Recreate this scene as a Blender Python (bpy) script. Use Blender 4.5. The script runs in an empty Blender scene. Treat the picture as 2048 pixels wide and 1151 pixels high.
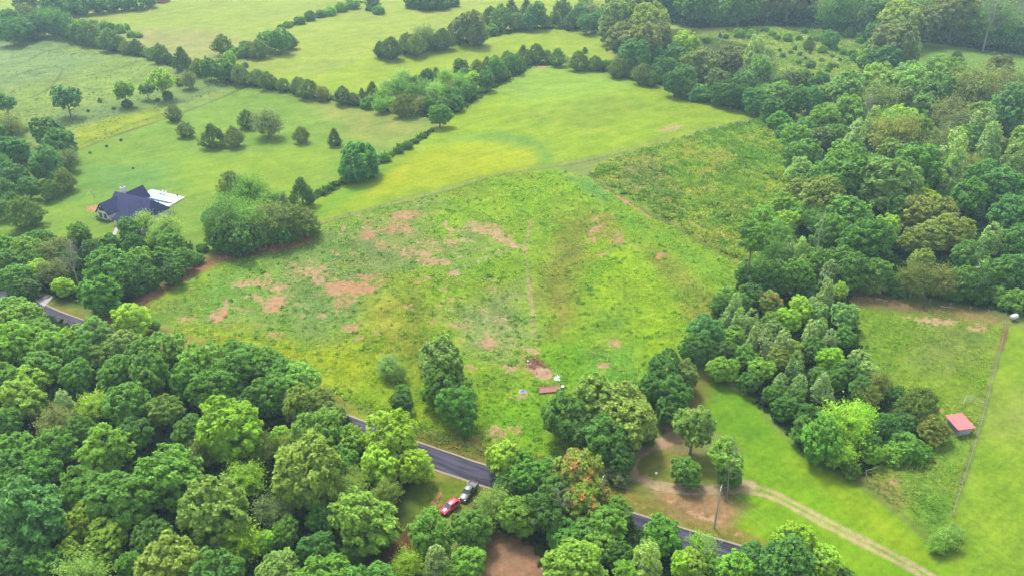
import bpy, math, random
import numpy as np
from mathutils import Vector, Matrix

C = bpy.context
SC = C.scene
COL = SC.collection
rnd = random.Random(7)

# ------------------------------------------------------------------ camera, world, sun, exposure
F_PX, PITCH, CAM_H = 1600.0, math.radians(30.0), 120.0      # focal length in photo pixels (2048 wide), tilt, height
cd = bpy.data.cameras.new('camera'); cam = bpy.data.objects.new('camera', cd); COL.objects.link(cam)
cam.location = (0, 0, CAM_H); cam.rotation_euler = (math.radians(90) - PITCH, 0, 0)
cd.sensor_width = 36.0; cd.lens = 36.0 * F_PX / 2048.0
cd.clip_start = 1.0; cd.clip_end = 12000.0
SC.camera = cam

SUN_EL, SUN_AZ = math.radians(58), math.radians(-25)          # azimuth from +Y (away from camera) towards +X
world = bpy.data.worlds.new('World'); SC.world = world; world.use_nodes = True
wn = world.node_tree; wn.nodes.clear()
sky = wn.nodes.new('ShaderNodeTexSky'); sky.sky_type = 'NISHITA'; sky.sun_disc = False
sky.sun_elevation = SUN_EL; sky.sun_rotation = SUN_AZ
sky.air_density = 1.0; sky.dust_density = 3.0; sky.ozone_density = 1.0
hs = wn.nodes.new('ShaderNodeHueSaturation'); hs.inputs['Saturation'].default_value = 0.30
bg = wn.nodes.new('ShaderNodeBackground'); bg.inputs['Strength'].default_value = 0.11
wo = wn.nodes.new('ShaderNodeOutputWorld')
wn.links.new(sky.outputs[0], hs.inputs['Color']); wn.links.new(hs.outputs[0], bg.inputs[0]); wn.links.new(bg.outputs[0], wo.inputs[0])

sd_ = bpy.data.lights.new('sun', 'SUN'); sun = bpy.data.objects.new('sun', sd_); COL.objects.link(sun)
sd_.energy = 1.5; sd_.angle = math.radians(11); sd_.color = (1.0, 0.95, 0.87)
_dir = Vector((math.sin(SUN_AZ) * math.cos(SUN_EL), math.cos(SUN_AZ) * math.cos(SUN_EL), math.sin(SUN_EL)))
sun.rotation_euler = _dir.to_track_quat('Z', 'Y').to_euler()

SC.view_settings.view_transform = 'Standard'; SC.view_settings.look = 'None'
SC.view_settings.exposure = 2.25; SC.view_settings.gamma = 1.0; SC.view_settings.use_curve_mapping = False
SC.render.engine = 'CYCLES'
SC.cycles.max_bounces = 8; SC.cycles.diffuse_bounces = 5; SC.cycles.glossy_bounces = 2
SC.cycles.transmission_bounces = 3; SC.cycles.volume_bounces = 1; SC.cycles.transparent_max_bounces = 4
SC.cycles.use_denoising = True
KALB = 4.45            # photographed brightness of a sheet facing the sky over its base colour
HAZE = 0.00013

# ------------------------------------------------------------------ noise, terrain, unprojection
_T = np.random.RandomState(5).rand(256, 256)
def vnoise(x, y):
    xi = np.floor(x).astype(int); yi = np.floor(y).astype(int)
    fx = x - xi; fy = y - yi
    fx = fx * fx * (3 - 2 * fx); fy = fy * fy * (3 - 2 * fy)
    a = _T[xi & 255, yi & 255]; b = _T[(xi + 1) & 255, yi & 255]
    c = _T[xi & 255, (yi + 1) & 255]; d = _T[(xi + 1) & 255, (yi + 1) & 255]
    return (a * (1 - fx) + b * fx) * (1 - fy) + (c * (1 - fx) + d * fx) * fy
def fbm(x, y, scale, octs=4, seed=0):
    s = 0; a = 0.5; n = 0
    x = np.asarray(x, float) / scale + seed * 17.3; y = np.asarray(y, float) / scale - seed * 9.1
    for _ in range(octs):
        s = s + a * vnoise(x, y); n += a; a *= 0.5; x = x * 2.03 + 5.7; y = y * 2.03 + 1.3
    return s / n
def terrain(x, y):
    x = np.asarray(x, float); y = np.asarray(y, float)
    far = np.clip((y - 330) / 400, 0, 1)
    return (1.3 * np.sin(x / 47 + 0.8) * np.cos(y / 61 + 0.4) + 2.2 * (fbm(x, y, 130, 2, 3) - 0.5)
            + 5.0 * far * far * (fbm(x, y, 170, 2, 8)))
CP, SP = math.cos(PITCH), math.sin(PITCH)
def at(px, py, h=0.0):
    """ground point (plus h metres) that the photo shows at pixel px, py"""
    a = (px - 1024) / F_PX; b = (py - 575.5) / F_PX
    d = np.array([a, CP - b * SP, -SP - b * CP])
    z = 0.0
    for _ in range(12):
        t = (z + h - CAM_H) / d[2]
        z = float(terrain(d[0] * t, d[1] * t))
    return Vector((d[0] * t, d[1] * t, z + h))
def depth_of(p):
    return p.y * CP + (CAM_H - p.z) * SP
def pix(p):
    Z = depth_of(p)
    v = (CAM_H - p.z) * CP - p.y * SP
    return 1024 + F_PX * p.x / Z, 575.5 + F_PX * v / Z
def gz(x, y): return float(terrain(x, y))
def lin(c):
    c = np.asarray(c, float) / 255.0
    return np.where(c <= 0.04045, c / 12.92, ((c + 0.055) / 1.055) ** 2.4)
def alb(r, g, b):
    return lin((r, g, b)) / KALB

# ------------------------------------------------------------------ object helpers
def link(o, parent=None):
    COL.objects.link(o)
    if parent is not None: o.parent = parent
    return o
def tag(o, label=None, cat=None, group=None, kind=None):
    if label: o['label'] = label
    if cat: o['category'] = cat
    if group: o['group'] = group
    if kind: o['kind'] = kind
    return o
def empty(name, loc, rz=0.0):
    o = bpy.data.objects.new(name, None); o.empty_display_size = 0.5
    o.location = loc; o.rotation_euler = (0, 0, rz); COL.objects.link(o)
    return o
def mesh_np(name, V, Fa, mat=None, smooth=False, attrs=None):
    """V (n,3), Fa (m,k) with constant k"""
    me = bpy.data.meshes.new(name)
    V = np.asarray(V, np.float32); Fa = np.asarray(Fa, np.int32)
    n, k = Fa.shape
    me.vertices.add(len(V)); me.vertices.foreach_set('co', V.ravel())
    me.loops.add(n * k); me.loops.foreach_set('vertex_index', Fa.ravel())
    me.polygons.add(n); me.polygons.foreach_set('loop_start', np.arange(0, n * k, k, dtype=np.int32))
    me.polygons.foreach_set('use_smooth', np.full(n, smooth, bool))
    me.update(calc_edges=True)
    for an, (ty, arr) in (attrs or {}).items():
        a = me.attributes.new(an, ty, 'POINT')
        key = 'color' if ty == 'FLOAT_COLOR' else 'value'
        a.data.foreach_set(key, np.asarray(arr, np.float32).ravel())
    if mat: me.materials.append(mat)
    return me
class MB:
    """collects shapes into one mesh"""
    def __init__(s): s.v = []; s.f = []; s.m = []
    def add(s, V, F, mi=0, M=None):
        b = len(s.v)
        for p in V:
            p = Vector(p)
            s.v.append(tuple(M @ p if M else p))
        for f in F: s.f.append([b + i for i in f]); s.m.append(mi)
        return s
    def box(s, x0, x1, y0, y1, z0, z1, mi=0, M=None):
        V = [(x0,y0,z0),(x1,y0,z0),(x1,y1,z0),(x0,y1,z0),(x0,y0,z1),(x1,y0,z1),(x1,y1,z1),(x0,y1,z1)]
        return s.add(V, [(0,3,2,1),(4,5,6,7),(0,1,5,4),(1,2,6,5),(2,3,7,6),(3,0,4,7)], mi, M)
    def tube(s, pts, rad, n=6, mi=0, cap=True):
        pts = [Vector(p) for p in pts]; b = len(s.v)
        for i, p in enumerate(pts):
            d = (pts[min(i+1, len(pts)-1)] - pts[max(i-1, 0)]).normalized()
            a = d.orthogonal().normalized(); c = d.cross(a)
            r = rad[i] if hasattr(rad, '__len__') else rad
            for k in range(n):
                t = 2 * math.pi * k / n
                s.v.append(tuple(p + a * (r * math.cos(t)) + c * (r * math.sin(t))))
        for i in range(len(pts) - 1):
            for k in range(n):
                s.f.append([b+i*n+k, b+i*n+(k+1)%n, b+(i+1)*n+(k+1)%n, b+(i+1)*n+k]); s.m.append(mi)
        if cap:
            s.f.append([b+k for k in range(n)][::-1]); s.m.append(mi)
            s.f.append([b+(len(pts)-1)*n+k for k in range(n)]); s.m.append(mi)
        return s
    def lathe(s, prof, n=16, M=None, mi=0):
        V = []; F = []
        for r, z in prof:
            for k in range(n):
                t = 2*math.pi*k/n; V.append((r*math.cos(t), r*math.sin(t), z))
        for i in range(len(prof)-1):
            for k in range(n): F.append((i*n+k, i*n+(k+1)%n, (i+1)*n+(k+1)%n, (i+1)*n+k))
        F.append(tuple(range(n))[::-1]); F.append(tuple((len(prof)-1)*n+k for k in range(n)))
        return s.add(V, F, mi, M)
    def mesh(s, name, mats, smooth=False):
        me = bpy.data.meshes.new(name); me.from_pydata(s.v, [], s.f)
        for m in (mats if isinstance(mats, (list, tuple)) else [mats]): me.materials.append(m)
        me.polygons.foreach_set('material_index', s.m)
        if smooth: me.polygons.foreach_set('use_smooth', [True]*len(s.f))
        me.update(); return me
    def build(s, name, mats, parent=None, smooth=False, bevel=0.0):
        o = bpy.data.objects.new(name, s.mesh(name, mats, smooth))
        if bevel:
            bv = o.modifiers.new('edge', 'BEVEL'); bv.width = bevel; bv.segments = 2; bv.limit_method = 'ANGLE'
        return link(o, parent)

# ------------------------------------------------------------------ materials
def mat_new(name):
    m = bpy.data.materials.new(name); m.use_nodes = True
    nt = m.node_tree; b = nt.nodes['Principled BSDF']
    return m, nt, b
def N(nt, ty, **kw):
    n = nt.nodes.new(ty)
    for k, v in kw.items():
        if k in n.inputs: n.inputs[k].default_value = v
        else: setattr(n, k, v)
    return n
def simple(name, col, rough=0.7, metal=0.0, var=0.15, scale=3.0, spec=0.5, bump=0.0, coat=0.0):
    m, nt, b = mat_new(name)
    g = N(nt, 'ShaderNodeNewGeometry'); no = N(nt, 'ShaderNodeTexNoise', Scale=scale, Detail=5.0)
    nt.links.new(g.outputs['Position'], no.inputs['Vector'])
    mr = N(nt, 'ShaderNodeMapRange'); mr.inputs[1].default_value = 0.3; mr.inputs[2].default_value = 0.7
    mr.inputs[3].default_value = 1 - var; mr.inputs[4].default_value = 1 + var
    nt.links.new(no.outputs[0], mr.inputs[0])
    mx = N(nt, 'ShaderNodeVectorMath', operation='SCALE'); mx.inputs[0].default_value = col[:3]
    nt.links.new(mr.outputs[0], mx.inputs['Scale']); nt.links.new(mx.outputs[0], b.inputs['Base Color'])
    b.inputs['Roughness'].default_value = rough; b.inputs['Metallic'].default_value = metal
    b.inputs['Specular IOR Level'].default_value = spec
    if coat: b.inputs['Coat Weight'].default_value = coat; b.inputs['Coat Roughness'].default_value = 0.05
    if bump:
        bp = N(nt, 'ShaderNodeBump', Strength=bump, Distance=0.05)
        nt.links.new(no.outputs[0], bp.inputs['Height']); nt.links.new(bp.outputs[0], b.inputs['Normal'])
    return m

def ground_material():
    m, nt, b = mat_new('ground_cover'); L = nt.links.new
    col = N(nt, 'ShaderNodeAttribute', attribute_name='col'); ext = N(nt, 'ShaderNodeAttribute', attribute_name='ext')
    sep = N(nt, 'ShaderNodeSeparateColor'); L(ext.outputs['Color'], sep.inputs[0])   # r rough, g soil, b soil tint
    g = N(nt, 'ShaderNodeNewGeometry')
    def noise(scale, det, rough=0.6):
        n = N(nt, 'ShaderNodeTexNoise', Scale=scale, Detail=det, Roughness=rough); L(g.outputs['Position'], n.inputs['Vector']); return n.outputs[0]
    big = noise(0.02, 3.0); mid = noise(0.12, 5.0, 0.65); fine = noise(0.75, 6.0, 0.7); tiny = noise(3.2, 3.0, 0.7)
    def mrange(src, a, bb, lo, hi):
        r = N(nt, 'ShaderNodeMapRange'); L(src, r.inputs[0])
        for i, v in ((1, a), (2, bb), (3, lo), (4, hi)): r.inputs[i].default_value = v
        return r.outputs[0]
    def math_(op, a, bb):
        n = N(nt, 'ShaderNodeMath', operation=op)
        for i, v in ((0, a), (1, bb)):
            if isinstance(v, (int, float)): n.inputs[i].default_value = v
            else: L(v, n.inputs[i])
        return n.outputs[0]
    # brightness variation grows with how rough the cover is
    v1 = mrange(big, 0.3, 0.7, -0.10, 0.10); v2 = mrange(mid, 0.3, 0.7, -0.27, 0.27); v3 = mrange(fine, 0.3, 0.7, -0.34, 0.34); v4 = mrange(tiny, 0.3, 0.7, -0.22, 0.22)
    mp = N(nt, 'ShaderNodeMapping'); mp.vector_type = 'TEXTURE'; L(g.outputs['Position'], mp.inputs['Vector'])
    mp.inputs['Rotation'].default_value = (0, 0, 0.62); mp.inputs['Scale'].default_value = (22, 1.6, 1)
    ns = N(nt, 'ShaderNodeTexNoise', Scale=1.0, Detail=3.0); L(mp.outputs[0], ns.inputs['Vector'])
    v1 = math_('ADD', v1, mrange(ns.outputs[0], 0.3, 0.7, -0.10, 0.10))
    amp = math_('ADD', math_('MULTIPLY', sep.outputs[0], 0.72), 0.34)
    tot = math_('ADD', v1, math_('MULTIPLY', amp, math_('ADD', v2, math_('ADD', v3, v4))))
    sc = math_('ADD', tot, 1.0)
    vm = N(nt, 'ShaderNodeVectorMath', operation='SCALE'); L(col.outputs['Color'], vm.inputs[0]); L(sc, vm.inputs['Scale'])
    # hue drift towards straw
    straw = N(nt, 'ShaderNodeMix', data_type='RGBA', blend_type='MULTIPLY'); straw.inputs['B'].default_value = (1.22, 1.0, 1.15, 1)
    L(math_('MULTIPLY', mrange(mid, 0.42, 0.68, 0, 1), 0.8), straw.inputs['Factor']); L(vm.outputs[0], straw.inputs['A'])
    # bare soil, broken up by noise
    sm = math_('ADD', sep.outputs[1], math_('MULTIPLY', math_('SUBTRACT', math_('ADD', math_('ADD', math_('MULTIPLY', fine, 0.75), math_('MULTIPLY', tiny, 0.45)), math_('MULTIPLY', mid, 0.35)), 0.775), 5.0))
    sf = mrange(sm, 0.30, 0.78, 0.0, 0.97)
    gate = mrange(sep.outputs[1], 0.04, 0.22, 0.0, 1.0); sf = math_('MULTIPLY', sf, gate)
    soilc = N(nt, 'ShaderNodeMix', data_type='RGBA'); L(sep.outputs[2], soilc.inputs['Factor'])
    soilc.inputs['A'].default_value = (*alb(230, 172, 124), 1); soilc.inputs['B'].default_value = (*alb(232, 198, 158), 1)
    sv = N(nt, 'ShaderNodeVectorMath', operation='SCALE'); L(soilc.outputs['Result'], sv.inputs[0]); L(mrange(fine, 0.3, 0.7, 0.75, 1.2), sv.inputs['Scale'])
    fin = N(nt, 'ShaderNodeMix', data_type='RGBA'); L(sf, fin.inputs['Factor']); L(straw.outputs['Result'], fin.inputs['A']); L(sv.outputs[0], fin.inputs['B'])
    L(fin.outputs['Result'], b.inputs['Base Color'])
    b.inputs['Roughness'].default_value = 0.95; b.inputs['Specular IOR Level'].default_value = 0.03
    bp = N(nt, 'ShaderNodeBump', Distance=0.35); L(math_('ADD', math_('MULTIPLY', sep.outputs[0], 0.7), 0.15), bp.inputs['Strength'])
    L(math_('ADD', fine, math_('MULTIPLY', tiny, 0.4)), bp.inputs['Height']); L(bp.outputs[0], b.inputs['Normal'])
    return m

def leaf_material(name, accent=None, acc_lo=0.55, pale=(0.34, 0.42, 0.24), pale_amt=0.0):
    m, nt, b = mat_new(name); L = nt.links.new
    oi = N(nt, 'ShaderNodeObjectInfo'); a = N(nt, 'ShaderNodeAttribute', attribute_name='tint')
    sep = N(nt, 'ShaderNodeSeparateColor'); L(a.outputs['Color'], sep.inputs[0])
    base = oi.outputs['Color']
    if accent:
        mx0 = N(nt, 'ShaderNodeMix', data_type='RGBA'); mx0.inputs['B'].default_value = (*accent, 1)
        r0 = N(nt, 'ShaderNodeMapRange'); r0.inputs[1].default_value = acc_lo; r0.inputs[2].default_value = acc_lo + 0.12
        L(sep.outputs[1], r0.inputs[0]); L(r0.outputs[0], mx0.inputs['Factor']); L(base, mx0.inputs['A']); base = mx0.outputs['Result']
    if pale_amt:
        mp = N(nt, 'ShaderNodeMix', data_type='RGBA'); mp.inputs['B'].default_value = (*pale, 1)
        rp = N(nt, 'ShaderNodeMapRange'); rp.inputs[1].default_value = 1 - pale_amt - 0.05; rp.inputs[2].default_value = 1 - pale_amt
        rp.inputs[4].default_value = 0.75
        L(sep.outputs[2], rp.inputs[0]); L(rp.outputs[0], mp.inputs['Factor']); L(base, mp.inputs['A']); base = mp.outputs['Result']
    r1 = N(nt, 'ShaderNodeMapRange'); r1.inputs[3].default_value = 0.72; r1.inputs[4].default_value = 1.30; L(sep.outputs[0], r1.inputs[0])
    r2 = N(nt, 'ShaderNodeMapRange'); r2.inputs[3].default_value = 0.84; r2.inputs[4].default_value = 1.18; L(sep.outputs[1], r2.inputs[0])
    mm = N(nt, 'ShaderNodeMath', operation='MULTIPLY'); L(r1.outputs[0], mm.inputs[0]); L(r2.outputs[0], mm.inputs[1])
    vs = N(nt, 'ShaderNodeVectorMath', operation='SCALE'); L(base, vs.inputs[0]); L(mm.outputs[0], vs.inputs['Scale'])
    L(vs.outputs[0], b.inputs['Base Color'])
    b.inputs['Roughness'].default_value = 0.55; b.inputs['Specular IOR Level'].default_value = 0.18
    tr = N(nt, 'ShaderNodeBsdfTranslucent'); ms = N(nt, 'ShaderNodeMixShader'); ms.inputs[0].default_value = 0.40
    tv = N(nt, 'ShaderNodeVectorMath', operation='MULTIPLY'); tv.inputs[1].default_value = (1.5, 1.35, 0.6); L(vs.outputs[0], tv.inputs[0]); L(tv.outputs[0], tr.inputs['Color'])
    out = nt.nodes['Material Output']; L(b.outputs[0], ms.inputs[1]); L(tr.outputs[0], ms.inputs[2]); L(ms.outputs[0], out.inputs['Surface'])
    return m

M_LEAF = leaf_material('leaves'); M_PALELEAF = leaf_material('pale_backed_leaves', pale_amt=0.36)
M_AUTUMN = leaf_material('turning_leaves', accent=(0.26, 0.165, 0.03), acc_lo=0.5)
M_CEDAR = leaf_material('cedar_needles')
M_BARK = simple('bark', (0.16, 0.12, 0.09), 0.9, var=0.3, scale=6, bump=0.6)
M_DEAD = simple('dead_wood', (0.22, 0.20, 0.18), 0.9, var=0.2, scale=8)
M_DEADTWIG = simple('dead_twigs', (0.20, 0.165, 0.16), 0.9, var=0.2, scale=8)
M_GROUND = ground_material()

# ------------------------------------------------------------------ the ground: cover painted by field
def poly_sd(P, X, Y):
    P = np.asarray(P); n = len(P)
    d2 = np.full(X.shape, 1e12); ins = np.zeros(X.shape, bool)
    for i in range(n):
        x0, y0 = P[i]; x1, y1 = P[(i + 1) % n]
        ex, ey = x1 - x0, y1 - y0
        t = np.clip(((X - x0) * ex + (Y - y0) * ey) / max(ex * ex + ey * ey, 1e-9), 0, 1)
        d2 = np.minimum(d2, (X - x0 - ex * t) ** 2 + (Y - y0 - ey * t) ** 2)
        c = ((y0 > Y) != (y1 > Y)) & (X < (x1 - x0) * (Y - y0) / ((y1 - y0) if abs(y1 - y0) > 1e-9 else 1e-9) + x0)
        ins ^= c
    d = np.sqrt(d2); return np.where(ins, -d, d)
def line_d(P, X, Y):
    d2 = np.full(X.shape, 1e12)
    for (x0, y0), (x1, y1) in zip(P[:-1], P[1:]):
        ex, ey = x1 - x0, y1 - y0
        t = np.clip(((X - x0) * ex + (Y - y0) * ey) / max(ex * ex + ey * ey, 1e-9), 0, 1)
        d2 = np.minimum(d2, (X - x0 - ex * t) ** 2 + (Y - y0 - ey * t) ** 2)
    return np.sqrt(d2)
def W2(pts): return [tuple(at(*p).xy) for p in pts]
def spline(P, n=8):
    P = [np.array(p, float) for p in P]; out = []
    for i in range(len(P) - 1):
        p0 = P[max(i-1, 0)]; p1 = P[i]; p2 = P[i+1]; p3 = P[min(i+2, len(P)-1)]
        for k in range(n):
            t = k / n
            out.append(tuple(0.5 * ((2*p1) + (-p0+p2)*t + (2*p0-5*p1+4*p2-p3)*t*t + (-p0+3*p1-3*p2+p3)*t**3)))
    out.append(tuple(P[-1])); return out

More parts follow.
